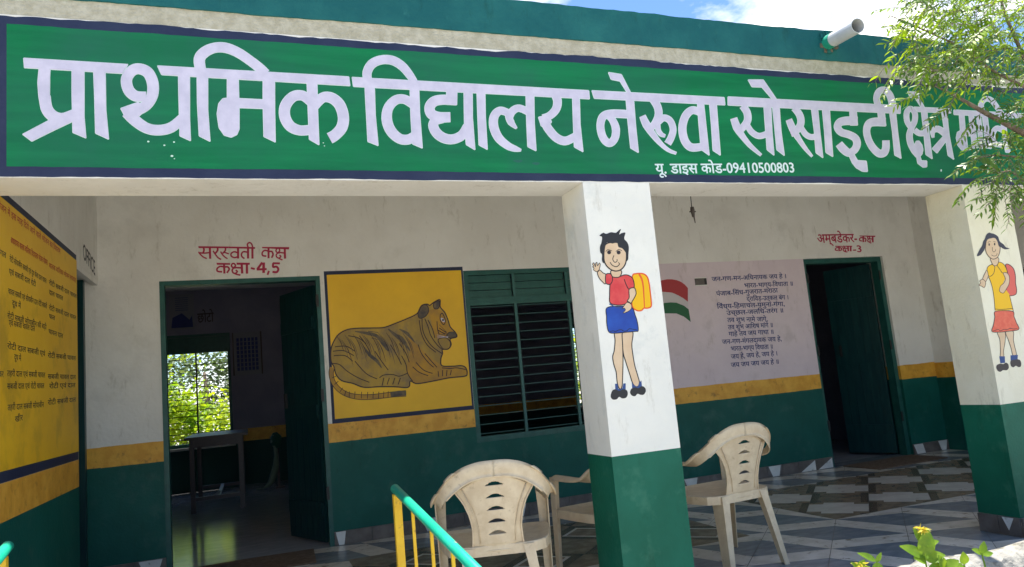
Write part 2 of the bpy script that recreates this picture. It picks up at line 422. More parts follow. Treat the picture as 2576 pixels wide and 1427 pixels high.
# ---- front beam, ledge and parapet
bm_ = MB().box((-3, 0, ZB), (12.7, D, ZT), 'cream_plaster')
BEAM = clean(bm_, 'front_beam', B, 'long concrete beam over the verandah with a cream underside')
# rough plaster ledge strip
def strip(name, z0, z1, y, m, amp, step=.03, x0=-3, x1=12.7, y1=D, ampz0=0, label=None):
    mb = MB(); n = int((x1-x0)/step)
    vs = []; rnd = random.Random(len(name)*7+3)
    a0 = a1 = 0
    for i in range(n+1):
        x = x0+(x1-x0)*i/n
        a0 = a0*.8+rnd.uniform(-ampz0, ampz0); a1 = a1*.8+rnd.uniform(-amp, amp)
        ya = y+rnd.uniform(-.0015, .0015)
        vs += [(x, ya, z0+a0), (x, ya, z1+a1), (x, y1, z1+a1), (x, y1, z0+a0)]
    fs = []
    for i in range(n):
        o = 4*i
        fs += [(o, o+4, o+5, o+1), (o+1, o+5, o+6, o+2), (o+3, o+2, o+6, o+7), (o, o+3, o+7, o+4)]
    mb.add(vs, fs, m)
    return mb.build(name, B, label=label)
strip('plaster_ledge', ZT+.0005, ZLEDGE, .002, 'ledge_beige', .001, ampz0=0)
strip('parapet', ZLEDGE-.002, ZTOP, -.006, 'parapet_teal', .0022, ampz0=.0018, y1=.16, label='thin teal parapet along the roof edge')
MB().box((-3, .9, 2.931), (4.05, 2.4, 3.45), 'parapet_teal').build('roof_room', B, label='teal stair head rising behind the parapet')
# ---- painted name board
A = (0, 0, .34611); Bz = (842.2, 68.6, .34611); Cz = (1684.4, 0, .34611); E2 = (1989, 0, .2279); E3 = (1989, 274.3, .2279)
SIGN = None
mb = MB()
def wav(x0, x1, za, zb, y, m, am, rnd, nst=180, ina=0):
    vs = []; a = b = 0
    for i in range(nst+1):
        x = x0+(x1-x0)*i/nst
        a = a*.75+rnd.uniform(-am, am); b = b*.75+rnd.uniform(-ina, ina)
        vs += [(x, y, za+b), (x, y, zb+a)]
    mb.add(vs, [(2*i, 2*i+2, 2*i+3, 2*i+1) for i in range(nst)], m)
rnd = random.Random(4)
wav(1.600, 12.4, ZB+.004, ZT-.004, -.0008, 'navy', .0035, rnd, 360, .0012)
wav(1.632, 12.36, 2.0775, 2.6415, -.0014, 'board_green', .0012, rnd, 360, .0008)
SIGN = mb.build('name_board', B, label='hand painted green name board with navy border and white Hindi lettering')
def word(name, label, ops):
    pt = Paint(1, -.0006)
    for pas in (0, 1):
        for o in ops:
            fr, kind, pts = o[0], o[1], o[2]
            pt.frame(*fr)
            k = .34611/fr[2]
            if pas == 0:       # the thin pale outline the painter left round every stroke
                if kind == 'p': pt.band(list(pts)+[pts[0]] if True else pts, 7*k, 'letter_edge') if False else [pt.band([pts[i], pts[(i+1) % len(pts)]], 8*k, 'letter_edge') for i in range(len(pts))]
                else:
                    w = o[3]; w = [q+8*k for q in w] if isinstance(w, (list, tuple)) else w+8*k
                    pt.band(pts, w, 'letter_edge')
            else:
                if kind == 'p': pt.poly(pts, 'letter_white')
                else: pt.band(pts, o[3], 'letter_white')
    return pt.done(name, SIGN, label)
w1 = [
 (A, 'p', [(172, 424), (930, 470), (890, 536), (178, 494)]),
 (A, 'p', [(1145, 480), (2535, 560), (2543, 625), (1175, 545)]),
 (A, 'p', [(285, 490), (366, 490), (362, 560), (360, 720), (372, 770), (300, 800), (282, 700), (275, 600)]),
 (A, 'b', [(325, 700), (340, 790), (385, 845), (455, 862), (545, 828)], [80, 80, 78, 72, 66]),
 (A, 'p', [(165, 978), (350, 880), (530, 800), (534, 882), (400, 945), (232, 1028)]),
 (A, 'p', [(524, 490), (612, 490), (612, 850), (625, 1005), (530, 965), (524, 700)]),
 (A, 'p', [(680, 500), (765, 500), (770, 800), (790, 1014), (695, 970), (688, 700)]),
 (A, 'b', [(1062, 705), (985, 700), (935, 655), (920, 580), (955, 520), (1010, 502), (1075, 530), (1110, 605), (1108, 690), (1070, 760), (1005, 800), (945, 815)], [66, 72, 75, 75, 75, 72, 75, 78, 78, 72, 72, 66]),
 (A, 'p', [(878, 790), (1005, 745), (1060, 800), (985, 870), (925, 880)]),
 (A, 'b', [(925, 815), (985, 880), (1070, 935), (1160, 948), (1250, 925), (1340, 850)], [86, 76, 70, 70, 70, 66]),
 (A, 'p', [(1297, 540), (1378, 540), (1378, 850), (1385, 1025), (1308, 990), (1300, 700)]),
 (A, 'p', [(1432, 540), (1510, 540), (1510, 800), (1527, 1030), (1448, 990), (1435, 750)]),
 (A, 'b', [(1458, 512), (1450, 430), (1490, 380), (1560, 350), (1640, 350), (1730, 385), (1820, 445), (1890, 500), (1930, 540)], [72, 76, 74, 68, 68, 66, 64, 66, 68]),
 (A, 'p', [(1652, 560), (1732, 562), (1738, 800), (1738, 940), (1722, 980), (1680, 1000), (1630, 985), (1592, 930), (1578, 830), (1590, 755), (1620, 720), (1652, 715)]),
 (A, 'p', [(1730, 718), (1925, 728), (1925, 792), (1730, 785)]),
 (A, 'p', [(1912, 560), (1996, 562), (1996, 800), (2001, 1035), (1918, 995), (1912, 750)]),
 (A, 'p', [(2230, 580), (2303, 582), (2308, 800), (2318, 1055), (2248, 1015), (2235, 700)]),
 (A, 'b', [(2262, 745), (2200, 698), (2130, 705), (2075, 770), (2070, 850), (2110, 920), (2180, 950), (2262, 945)], [62, 66, 70, 74, 74, 72, 66, 66]),
 (A, 'b', [(2285, 770), (2345, 712), (2410, 715), (2468, 765), (2495, 850), (2485, 925), (2440, 980), (2395, 1008)], [66, 68, 72, 74, 74, 76, 74, 76]),
]
w2 = [
 (Bz, 'p', [(126, 365), (1845, 462), (1850, 522), (135, 432)]),
 (Bz, 'b', [(240, 400), (235, 330), (270, 268), (340, 238), (420, 243), (490, 285), (545, 350), (585, 410)], [56, 60, 62, 60, 60, 58, 52, 40]),
 (Bz, 'p', [(218, 420), (287, 422), (294, 640), (315, 862), (240, 832), (230, 640)]),
 (Bz, 'p', [(545, 395), (609, 397), (616, 620), (636, 880), (565, 850), (552, 640)]),
 (Bz, 'b', [(570, 562), (505, 525), (440, 532), (388, 590), (378, 675), (408, 755), (468, 810), (530, 818), (575, 795)], [60, 60, 62, 66, 70, 70, 66, 66, 62]),
 (Bz, 'p', [(812, 450), (888, 455), (885, 566), (812, 562)]),
 (Bz, 'b', [(886, 533), (800, 528), (728, 538), (690, 578), (700, 630), (755, 655), (840, 655)], [66, 66, 68, 68, 68, 70, 66]),
 (Bz, 'b', [(790, 668), (735, 680), (715, 715), (740, 770), (795, 808), (860, 815), (925, 785), (965, 720)], [50, 60, 66, 66, 66, 64, 64, 60]),
 (Bz, 'p', [(938, 440), (998, 442), (1000, 660), (1018, 892), (955, 855), (942, 700)]),
 (Bz, 'p', [(1032, 445), (1090, 447), (1094, 660), (1108, 890), (1048, 858), (1038, 640)]),
 (Bz, 'b', [(1262, 625), (1200, 608), (1158, 650), (1155, 725), (1190, 805), (1255, 862), (1310, 885), (1355, 896)], [46, 52, 58, 60, 58, 50, 38, 10]),
 (Bz, 'b', [(1268, 600), (1265, 650), (1282, 695), (1322, 738)], [46, 48, 44, 6]),
 (Bz, 'b', [(1268, 665), (1290, 612), (1340, 590), (1415, 622)], [40, 50, 46, 46]),
 (Bz, 'p', [(1388, 480), (1446, 482), (1449, 700), (1462, 900), (1402, 870), (1394, 700)]),
 (Bz, 'b', [(1600, 490), (1618, 540), (1605, 600), (1560, 645), (1510, 662)], [54, 56, 54, 50, 46]),
 (Bz, 'p', [(1480, 656), (1545, 640), (1575, 690), (1530, 730), (1500, 720)]),
 (Bz, 'b', [(1518, 680), (1555, 745), (1610, 805), (1675, 828), (1750, 795)], [56, 56, 56, 56, 52]),
 (Bz, 'p', [(1726, 500), (1776, 502), (1782, 710), (1803, 907), (1740, 872), (1733, 700)]),
]
w3 = [
 (Bz, 'p', [(1868, 462), (2829, 512), (2835, 566), (1886, 518)]),
 (Bz, 'p', [(1988, 330), (2082, 345), (2150, 478), (2125, 478), (2072, 393), (2008, 380)]),
 (Bz, 'p', [(2115, 512), (2170, 512), (2186, 720), (2206, 912), (2150, 880), (2130, 690)]),
 (Bz, 'b', [(2140, 634), (2010, 630), (1950, 650), (1930, 710), (1940, 780), (1968, 830), (2003, 842), (2035, 805), (2042, 740), (2020, 680), (1985, 640)], [54, 54, 52, 50, 50, 50, 50, 50, 52, 46, 40]),
 (Bz, 'b', [(2310, 520), (2345, 580), (2352, 640), (2325, 700), (2285, 745)], [52, 50, 50, 44, 44]),
 (Bz, 'b', [(2235, 645), (2265, 710), (2315, 785), (2370, 850), (2425, 895), (2482, 918)], [40, 52, 40, 28, 22, 14]),
 (Bz, 'b', [(2350, 690), (2390, 660), (2435, 680), (2458, 740), (2445, 800), (2418, 848)], [40, 42, 42, 42, 44, 46]),
 (Bz, 'b', [(2345, 700), (2350, 750), (2372, 780), (2402, 792)], [34, 34, 28, 14]),
 (Cz, 'p', [(200, 738), (246, 740), (262, 900), (287, 1130), (228, 1088), (212, 900)]),
 (Cz, 'b', [(225, 820), (165, 802), (115, 845), (92, 930), (108, 1020), (155, 1072), (235, 1068)], [48, 50, 52, 52, 52, 52, 48]),
 (Cz, 'p', [(288, 742), (338, 745), (350, 900), (368, 1130), (315, 1095), (302, 900)]),
]
w4 = [
 (Cz, 'p', [(424, 705), (1676, 770), (1676, 826), (424, 765)]),
 (Cz, 'p', [(570, 582), (680, 582), (778, 726), (745, 722), (670, 635), (598, 632)]),
 (Cz, 'b', [(530, 770), (562, 820), (565, 880), (525, 935), (490, 960)], [46, 48, 48, 44, 44]),
 (Cz, 'b', [(465, 860), (490, 930), (535, 1000), (590, 1065), (665, 1130)], [44, 52, 36, 28, 14]),
 (Cz, 'b', [(560, 905), (595, 960), (650, 990), (712, 972)], [34, 38, 38, 38]),
 (Cz, 'p', [(685, 780), (735, 780), (743, 950), (758, 1130), (708, 1090), (697, 950)]),
 (Cz, 'p', [(745, 760), (795, 765), (808, 950), (833, 1132), (778, 1090), (765, 950)]),
 (Cz, 'b', [(905, 785), (945, 840), (952, 900), (918, 955), (880, 975)], [44, 46, 46, 42, 40]),
 (Cz, 'b', [(865, 870), (895, 940), (940, 1015), (985, 1080), (1036, 1140)], [40, 48, 32, 24, 12]),
 (Cz, 'b', [(950, 920), (985, 975), (1030, 998), (1082, 985)], [32, 36, 36, 36]),
 (Cz, 'p', [(1028, 780), (1074, 782), (1090, 950), (1113, 1148), (1063, 1112), (1050, 950)]),
 (Cz, 'p', [(1108, 785), (1160, 788), (1171, 950), (1185, 1140), (1135, 1110), (1124, 950)]),
 (E3, 'p', [(650, 0), (720, 0), (736, 180), (655, 180)]),
 (E3, 'b', [(736, 136), (620, 132), (540, 150), (515, 205), (555, 258), (640, 285), (710, 325), (730, 390), (700, 455), (640, 490)], [84, 84, 78, 72, 72, 72, 74, 74, 72, 62]),
 (E3, 'b', [(530, 385), (575, 440), (635, 485), (700, 475)], [74, 84, 78, 50]),
 (E3, 'p', [(645, 525), (700, 510), (735, 570), (832, 578), (846, 692), (790, 690), (720, 650), (680, 600)]),
 (E3, 'p', [(955, 0), (1028, 0), (1048, 188), (975, 188)]),
 (E3, 'b', [(1046, 148), (930, 145), (862, 165), (835, 240), (855, 340), (905, 430), (970, 490), (1025, 485), (1048, 430), (1048, 348)], [84, 84, 76, 68, 68, 72, 76, 76, 72, 70]),
 (E3, 'p', [(1083, 0), (1152, 0), (1177, 250), (1216, 548), (1145, 510), (1120, 250)]),
 (E2, 'b', [(968, 1190), (945, 1085), (975, 1012), (1035, 998), (1088, 1050), (1115, 1130), (1128, 1230)], [62, 62, 64, 64, 68, 70, 72]),
]
w5 = [
 (E3, 'p', [(1360, -20), (1770, 0), (1765, 46), (1400, 30)]),
 (E2, 'p', [(1290, 1015), (1386, 1015), (1475, 1190), (1438, 1186), (1370, 1080), (1320, 1078)]),
 (E3, 'b', [(1335, 215), (1285, 140), (1280, 40), (1322, -2), (1368, 45), (1368, 130), (1335, 205), (1310, 290), (1322, 380), (1360, 460), (1405, 520)], [52, 52, 54, 50, 52, 54, 56, 62, 62, 58, 48]),
 (E3, 'b', [(1365, 232), (1415, 268), (1480, 268)], [52, 54, 54]),
 (E3, 'p', [(1362, 400), (1385, 358), (1415, 355), (1448, 400), (1458, 450), (1448, 500), (1420, 530), (1385, 520), (1368, 470)]),
 (E3, 'p', [(1385, 500), (1425, 520), (1440, 572), (1500, 575), (1500, 640), (1460, 645), (1400, 600)]),
 (E3, 'p', [(1438, 10), (1500, 12), (1522, 250), (1561, 552), (1490, 505), (1467, 250)]),
 (E3, 'p', [(1663, 20), (1718, 22), (1748, 300), (1798, 558), (1735, 515), (1700, 280)]),
 (E3, 'b', [(1715, 300), (1665, 245), (1610, 222), (1565, 250), (1570, 320)], [50, 64, 62, 50, 16]),
 (E3, 'p', [(1690, 295), (1735, 325), (1612, 488), (1560, 440)]),
]
w6 = [
 (E3, 'p', [(1800, 12), (2900, 72), (2900, 122), (1800, 62)]),
 (E3, 'p', [(1858, 50), (1912, 55), (1925, 240), (1990, 245), (1995, 300), (1935, 295), (1952, 440), (1892, 460), (1842, 400), (1826, 320), (1838, 260), (1872, 240)]),
 (E3, 'p', [(1963, 50), (2015, 55), (2062, 430), (2004, 436)]),
 (E3, 'p', [(2050, 60), (2092, 60), (2128, 440), (2080, 436)]),
 (E3, 'p', [(2112, 60), (2166, 65), (2212, 440), (2152, 430)]),
 (E2, 'b', [(2112, 1240), (2100, 1150), (2150, 1095), (2215, 1110), (2270, 1180), (2330, 1260)], [52, 52, 50, 50, 48, 44]),
 (E3, 'p', [(2305, 80), (2357, 82), (2420, 480), (2370, 480)]),
 (E3, 'b', [(2345, 240), (2270, 215), (2225, 290), (2250, 380), (2330, 400)], [48, 48, 50, 50, 46]),
]
for nm, lb, ops in (('painted_word', 'first word, large white Hindi lettering at the left end', w1), ('painted_word', 'second large white word', w2), ('painted_word', 'third white word beside the pillar', w3), ('painted_word', 'fourth white word over the class code line', w4), ('painted_word', 'fifth narrow white word near the tree', w5), ('painted_word', 'last white word half hidden by leaves', w6)):
    word(nm, lb, ops)
pl, pr = at(1650, 437, 1, 0), at(1998, 434, 1, 0)
lettering('यू. डाइस कोड-09410500803', 'code_line', SIGN, 'letter_edge', pl, pr, 1, -.0006, -1, .022, height=.0785, k=6, label='small white code line under the lettering')
# paint specks under the words
sp = Paint(1, -.0006, *A)
for x, y, r in ((1078, 1030, 9), (1265, 1034, 8), (1195, 1057, 8), (1250, 1135, 11), (1268, 1155, 5), (2350, 1040, 5), (2358, 1062, 5)): sp.ell((x, y), r, r*.7, 'paint_splash', n=8)
sp.frame(*Bz)
for x, y, r in ((1330, 972, 36), (1460, 990, 30)): sp.blob([(x-r, y), (x, y-8), (x+r, y-2), (x+8, y+14)], 'navy' if False else 'green_smear')
sp.frame(*E3); sp.ell((1660, 680), 8, 14, 'letter_edge', n=8)
sp.done('paint_speck', SIGN)['kind'] = 'stuff'
# ---- rain water pipe through the parapet
pa = at(2082, 108, 1, -.01); pd = Vector((-.042, -.26, -.032))
mb = MB()
n = 20; r0, r1 = .040, .0365
ax_ = pd.normalized(); ea = ax_.cross(Vector((0, 0, 1))).normalized(); eb = ax_.cross(ea)
vs = []; fs = []
for (p, r) in ((pa-pd*.3, r0), (pa+pd, r0), (pa+pd, r1), (pa-pd*.3, r1)):
    for k in range(n):
        a = 2*math.pi*k/n; vs.append(p+ea*math.cos(a)*r+eb*math.sin(a)*r)
for j in range(3):
    for k in range(n): fs.append((j*n+k, j*n+(k+1) % n, (j+1)*n+(k+1) % n, (j+1)*n+k))
mb.add(vs, fs, 'pvc')
PIPE = mb.build('rainwater_pipe', B, smooth=False, label='grey plastic spout poking up over the roof edge')
mb = MB().tube([pa-pd*.02, pa+pd*.22], [.0412, .0410], 'splash_green', 20, cap=False); mb.build('paint_collar', PIPE, smooth=True)
mb = MB(); rnd = random.Random(3)
for k in range(16):
    a = 2*math.pi*k/16; p = pa+ea*math.cos(a)*.048+eb*math.sin(a)*.050; s_ = rnd.uniform(.008, .018)
    mb.box(p-Vector((s_, s_*.6, s_)), p+Vector((s_, s_*.6, s_)), 'bark' if math.sin(a) > -.2 and k % 2 else 'parapet_teal')
mb.build('mortar_ring', PIPE)
# ---- pillars
def pillar(x0, x1, top, label, nm='verandah_pillar'):
    ZP = .7375
    mb = MB().box((x0, 0, .105), (x1, D, ZP), 'pillar_green').box((x0, 0, ZP), (x1, D, ZB-.0005), top)
    return clean(mb, nm, B, label)
P1 = pillar(XA, XB, 'pillar_white', 'square pillar with painted boy carrying an orange school bag')
P2 = pillar(XC, XD, 'pillar_cream', 'square pillar with painted girl in yellow dress')
def skirt_piece(x0, x1, kind, y, parent, z1=.104, t=.012, axis='y', sgn=-1):
    """one skirting tile, the white marble inlay a raised facet of its own material"""
    mb = MB()
    def q(a, z, o): return (a, y+sgn*o, z) if axis == 'y' else (y+sgn*o, a, z)
    pts = [q(x0+.0015, .002, t), q(x1-.0015, .002, t), q(x1-.0015, z1, t), q(x0+.0015, z1, t), q(x0+.0015, .002, 0), q(x1-.0015, .002, 0), q(x1-.0015, z1, 0), q(x0+.0015, z1, 0)]
    mb.add(pts, [(0, 1, 2, 3), (1, 5, 6, 2), (3, 2, 6, 7), (4, 0, 3, 7), (4, 5, 1, 0)], 'skirt_grey')
    w = x1-x0
    if kind == 1: sh = [(x0+w*.12, z1-.002), (x0+w*.88, z1-.002), (x0+w*.72, .004), (x0+w*.32, .004)]
    elif kind == 2: sh = [(x0+w*.1, .004), (x0+w*.96, .004), (x0+w*.96, z1-.006)]
    elif kind == 3: sh = [(x0+w*.05, z1-.003), (x0+w*.8, z1-.003), (x0+w*.95, .004), (x0+w*.25, .004)]
    elif kind == 4: sh = [(x0+w*.25, z1-.002), (x0+w*.8, z1-.002), (x0+w*.55, .03)]
    else: sh = None
    if sh:
        a = [q(px, pz, t+.0008) for px, pz in sh]
        mb.add(a, [tuple(range(len(sh)))], 'skirt_white')
    return mb.build('skirting_tile', parent)
def skirt_run(x0, x1, kinds, y, parent, **k):
    n = len(kinds); w = (x1-x0)/n
    for i, kk in enumerate(kinds): skirt_piece(x0+i*w, x0+(i+1)*w, kk, y, parent, **k)
BW = bpy.data.objects['back_wall']
skirt_run(XL, DL, [0, 1], YB, BW)
skirt_run(DR+.0, DR+.10, [1], YB, BW)
skirt_run(DR+.10, RL-.42, [0, 0, 0, 1, 0, 0, 0, 1, 0, 0, 0, 1, 0, 0, 0, 0, 1, 0, 0, 0, 0, 1, 0], YB, BW)
skirt_run(RL-.42, RL, [2, 2], YB, BW)
skirt_run(RR, 9.4, [3, 0, 1], YB, BW)
for (x0, x1, P) in ((XA, XB, P1), (XC, XD, P2)):
    skirt_run(x0, x1, [0, 4, 0] if P is P2 else [0, 1, 0], 0, P, z1=.1045)
    skirt_run(0, D, [4, 0] if P is P2 else [1, 0], x0, P, axis='x', z1=.1045)
    skirt_run(0, D, [0, 0], x1, P, axis='x', sgn=1, z1=.1045)
# ---- painted boy
def outline(pt, pts, fill, line, lw): pt.blob(pts, fill); pt.band(pts, lw, line, True)
bo = Paint(1, 0, 1440.2, 548.7, .19224)
Q = 369.3/ .19224 * .19224
legs = (1440.2, 548.7+380/1.4581, .19224)
bo.blob([(785, 760), (830, 730), (920, 730), (975, 770), (1000, 850), (1015, 960), (1030, 1100), (1025, 1160), (980, 1180), (935, 1180), (900, 1210), (840, 1210), (780, 1150), (770, 950)], 'bag_yellow', 'bag_edge', 18)
bo.band([(870, 735), (905, 800), (925, 900), (935, 1060), (940, 1170)], [26, 24, 20, 16, 14], 'bag_edge')
bo.frame(*legs)
outline(bo, [(552, 130), (556, 250), (545, 380), (525, 460), (540, 560), (570, 660), (582, 780), (598, 850), (625, 885), (648, 840), (655, 700), (660, 500), (655, 300), (655, 130)], 'skin', 'ink_dark', 13)
outline(bo, [(658, 130), (655, 300), (665, 420), (700, 540), (745, 680), (780, 790), (810, 840), (850, 850), (875, 800), (850, 700), (815, 580), (790, 440), (775, 300), (785, 130)], 'skin', 'ink_dark', 13)
bo.poly([(555, 815), (585, 812), (600, 880), (625, 890), (652, 870), (665, 810), (695, 808), (695, 910), (560, 910)], 'sock_blue')
bo.poly([(775, 790), (800, 830), (850, 855), (870, 800), (900, 770), (912, 880), (780, 890)], 'sock_blue')
bo.blob([(500, 960), (520, 905), (560, 885), (610, 905), (660, 885), (710, 900), (722, 950), (700, 995), (650, 1005), (610, 985), (580, 1015), (535, 1022), (505, 1000)], 'shoe')
bo.blob([(752, 930), (770, 880), (820, 860), (860, 870), (910, 845), (950, 870), (957, 915), (930, 955), (890, 958), (850, 945), (820, 975), (780, 970)], 'shoe')
outline(bo, [(450, -180), (445, -60), (452, 60), (480, 140), (560, 152), (700, 140), (820, 128), (858, 118), (850, 20), (820, -80), (770, -190), (620, -200)], 'paint_blue', 'ink_dark', 12)
bo.band([(490, 130), (530, 122), (560, 130), (600, 112), (640, 108), (670, 125), (710, 120), (740, 95), (790, 100), (840, 110)], 9, 'ink_dark')
bo.frame(1440.2, 548.7, .19224)
outline(bo, [(350, 680), (400, 720), (440, 750), (430, 860), (390, 835), (345, 780), (325, 715)], 'skin', 'ink_dark', 11)
outline(bo, [(320, 705), (275, 680), (280, 655), (262, 640), (275, 628), (262, 605), (278, 588), (298, 640), (300, 600), (318, 582), (325, 625), (350, 590), (362, 610), (352, 660), (345, 690)], 'skin', 'ink_dark', 9)
bo.band([(325, 700), (345, 680)], 8, 'ink_dark')
outline(bo, [(490, 790), (530, 755), (600, 770), (680, 745), (740, 755), (790, 800), (805, 905), (750, 930), (745, 1040), (720, 1110), (620, 1140), (495, 1115), (485, 1000), (488, 880)], 'shirt_red', 'ink_dark', 13)
outline(bo, [(435, 745), (480, 728), (515, 750), (520, 820), (490, 868), (435, 850)], 'shirt_red', 'ink_dark', 12)
bo.band([(675, 800), (700, 870), (740, 935), (800, 912)], 12, 'ink_dark')
outline(bo, [(740, 935), (805, 915), (828, 960), (825, 1010), (780, 1090), (760, 1120), (715, 1090), (740, 1040)], 'skin', 'ink_dark', 12)
outline(bo, [(715, 1105), (765, 1130), (770, 1180), (730, 1220), (660, 1245), (690, 1205), (675, 1180), (650, 1185), (680, 1140)], 'skin', 'ink_dark', 8)
bo.band([(722, 1090), (765, 1118)], 9, 'ink_dark')
bo.band([(480, 1125), (560, 1165), (640, 1185)], 14, 'sock_blue')
outline(bo, [(505, 690), (515, 760), (560, 778), (620, 765), (635, 690)], 'skin', 'ink_dark', 12)
outline(bo, [(415, 400), (410, 540), (440, 620), (500, 675), (570, 695), (640, 670), (690, 600), (705, 500), (690, 400), (640, 330), (520, 320), (440, 340)], 'skin', 'ink_dark', 16)
bo.blob([(440, 330), (470, 322), (520, 335), (580, 325), (600, 380), (650, 400), (700, 470), (700, 560), (725, 545), (730, 480), (735, 380), (715, 320), (675, 270), (690, 195), (640, 200), (610, 215), (630, 145), (580, 185), (560, 195), (500, 188), (440, 208), (400, 195), (352, 232), (385, 250), (378, 320), (358, 380), (362, 450), (385, 480), (385, 560), (410, 590), (415, 500), (420, 400)], 'ink_navy' if False else 'shoe')
bo.band([(432, 440), (465, 415), (515, 432)], 8, 'ink_dark'); bo.band([(565, 440), (605, 412), (645, 432)], 8, 'ink_dark')
bo.ell((477, 450), 26, 26, 'ink_dark'); bo.ell((477, 450), 17, 17, 'ink_brown'); bo.ell((477, 450), 10, 10, 'ink_dark')
bo.ell((602, 452), 26, 26, 'ink_dark'); bo.ell((602, 452), 17, 17, 'ink_brown'); bo.ell((602, 452), 10, 10, 'ink_dark')
bo.band([(540, 490), (525, 540), (550, 580), (580, 565), (580, 540)], 10, 'ink_dark')
bo.band([(490, 580), (520, 620), (575, 638), (615, 605)], 11, 'ink_dark'); bo.band([(598, 580), (618, 605)], 9, 'ink_dark')
bo.done('painted_boy', P1, 'painted boy waving, red shirt, blue shorts and orange bag')
# ---- painted girl
gi = Paint(1, 0, 2386.7, 747.6, .14898)
outline(gi, [(820, 590), (860, 720), (870, 900), (870, 1010), (925, 1010), (925, 900), (950, 740), (945, 590)], 'skin', 'ink_black', 10)
outline(gi, [(960, 590), (1010, 740), (1055, 880), (1080, 980), (1140, 970), (1110, 830), (1090, 720), (1085, 580)], 'skin', 'ink_black', 10)
gi.poly([(850, 1000), (945, 1000), (950, 1110), (870, 1120)], 'sock_blue'); gi.poly([(1040, 985), (1165, 975), (1160, 1060), (1045, 1070)], 'sock_blue')
gi.blob([(800, 1190), (815, 1145), (870, 1125), (920, 1130), (965, 1108), (1005, 1140), (1010, 1200), (975, 1235), (915, 1235), (870, 1262), (825, 1245)], 'shoe_brown')
gi.blob([(1038, 1110), (1050, 1070), (1100, 1060), (1150, 1050), (1200, 1065), (1222, 1120), (1210, 1175), (1170, 1180), (1130, 1160), (1090, 1185), (1050, 1165)], 'shoe_brown')
outline(gi, [(790, 240), (775, 340), (755, 460), (728, 580), (850, 592), (1000, 578), (1178, 545), (1140, 430), (1100, 330), (1070, 240)], 'skirt_coral', 'ink_brown', 12)
gi.band([(740, 575), (790, 560), (830, 545), (870, 570), (930, 545), (980, 550), (1040, 528), (1090, 540), (1160, 530)], 9, 'ink_brown')
gi.frame(2386.7, 569.2, .13265)
gi.blob([(1075, 740), (1130, 725), (1220, 800), (1260, 930), (1265, 1080), (1285, 1200), (1270, 1290), (1180, 1320), (1100, 1300), (1085, 1200), (1130, 1050), (1110, 880)], 'bag_coral', 'ink_brown', 14)
gi.poly([(760, 960), (850, 950), (1030, 890), (1065, 1000), (1010, 1120), (1100, 1230), (1150, 1300), (1190, 1480), (1225, 1590), (870, 1600), (855, 1400), (820, 1150)], 'dress_yellow')
gi.poly([(820, 730), (880, 770), (940, 700), (1050, 880), (1040, 980), (780, 980), (740, 900)], 'dress_yellow')
gi.band([(750, 960), (800, 1080), (840, 1250), (862, 1420), (875, 1600)], 11, 'ink_brown'); gi.band([(1150, 1310), (1190, 1480), (1225, 1620)], 11, 'ink_brown')
gi.band([(870, 1570), (1000, 1580), (1215, 1560)], 11, 'ink_brown'); 
outline(gi, [(815, 728), (740, 770), (722, 840), (740, 930), (790, 950), (845, 900), (865, 830), (865, 765)], 'dress_yellow', 'ink_brown', 11)
outline(gi, [(930, 690), (990, 690), (1060, 750), (1105, 880), (1020, 890), (960, 810), (920, 750)], 'dress_yellow', 'ink_brown', 11)
outline(gi, [(720, 840), (670, 920), (640, 1010), (690, 1060), (735, 980), (745, 930)], 'skin', 'ink_brown', 10)
outline(gi, [(640, 1010), (585, 1040), (600, 1080), (570, 1120), (620, 1140), (670, 1165), (695, 1100), (690, 1050)], 'skin', 'ink_brown', 10)
outline(gi, [(1030, 890), (1100, 890), (1145, 960), (1140, 1090), (1090, 1190), (1030, 1270), (965, 1240), (960, 1190), (985, 1130), (1040, 1080), (1070, 1000)], 'skin', 'ink_brown', 10)
outline(gi, [(790, 600), (805, 680), (840, 740), (890, 752), (935, 700), (935, 600)], 'skin', 'ink_brown', 11)
outline(gi, [(720, 260), (695, 380), (700, 480), (750, 570), (830, 625), (910, 600), (955, 520), (970, 400), (940, 280), (880, 220), (800, 225)], 'skin', 'ink_brown', 13)
gi.blob([(710, 290), (740, 250), (820, 225), (880, 235), (920, 300), (945, 380), (985, 400), (1060, 440), (1150, 425), (1080, 400), (1040, 350), (965, 290), (930, 200), (860, 150), (800, 135), (760, 125), (710, 165), (680, 240), (650, 290), (630, 370), (590, 430), (560, 490), (530, 565), (590, 555), (640, 500), (680, 430), (695, 340)], 'hair_grey')
gi.ell((762, 350), 14, 26, 'ink_brown'); gi.ell((866, 342), 14, 26, 'ink_brown')
gi.band([(735, 320), (765, 290), (795, 300)], 6, 'ink_brown'); gi.band([(835, 300), (860, 290), (885, 305)], 6, 'ink_brown')
gi.band([(822, 400), (825, 460), (850, 490), (880, 470), (885, 440)], 9, 'ink_brown'); gi.band([(805, 545), (850, 568), (900, 555), (912, 515)], 9, 'ink_brown')
gi.done('painted_girl', P2, 'painted girl with plaits, yellow top and coral skirt')
for x0_, x1_ in ((XL, DL), (DR, WL), (5.42, RL), (RR, 9.4)):
    mb = MB(); wav(x0_+.0005, x1_-.0005, YW0-.004, YW1+.003, YB-.0005, 'band_orange', .0016, random.Random(int(x0_*10)), int((x1_-x0_)*30), .0014); mb.build('painted_band', BW)
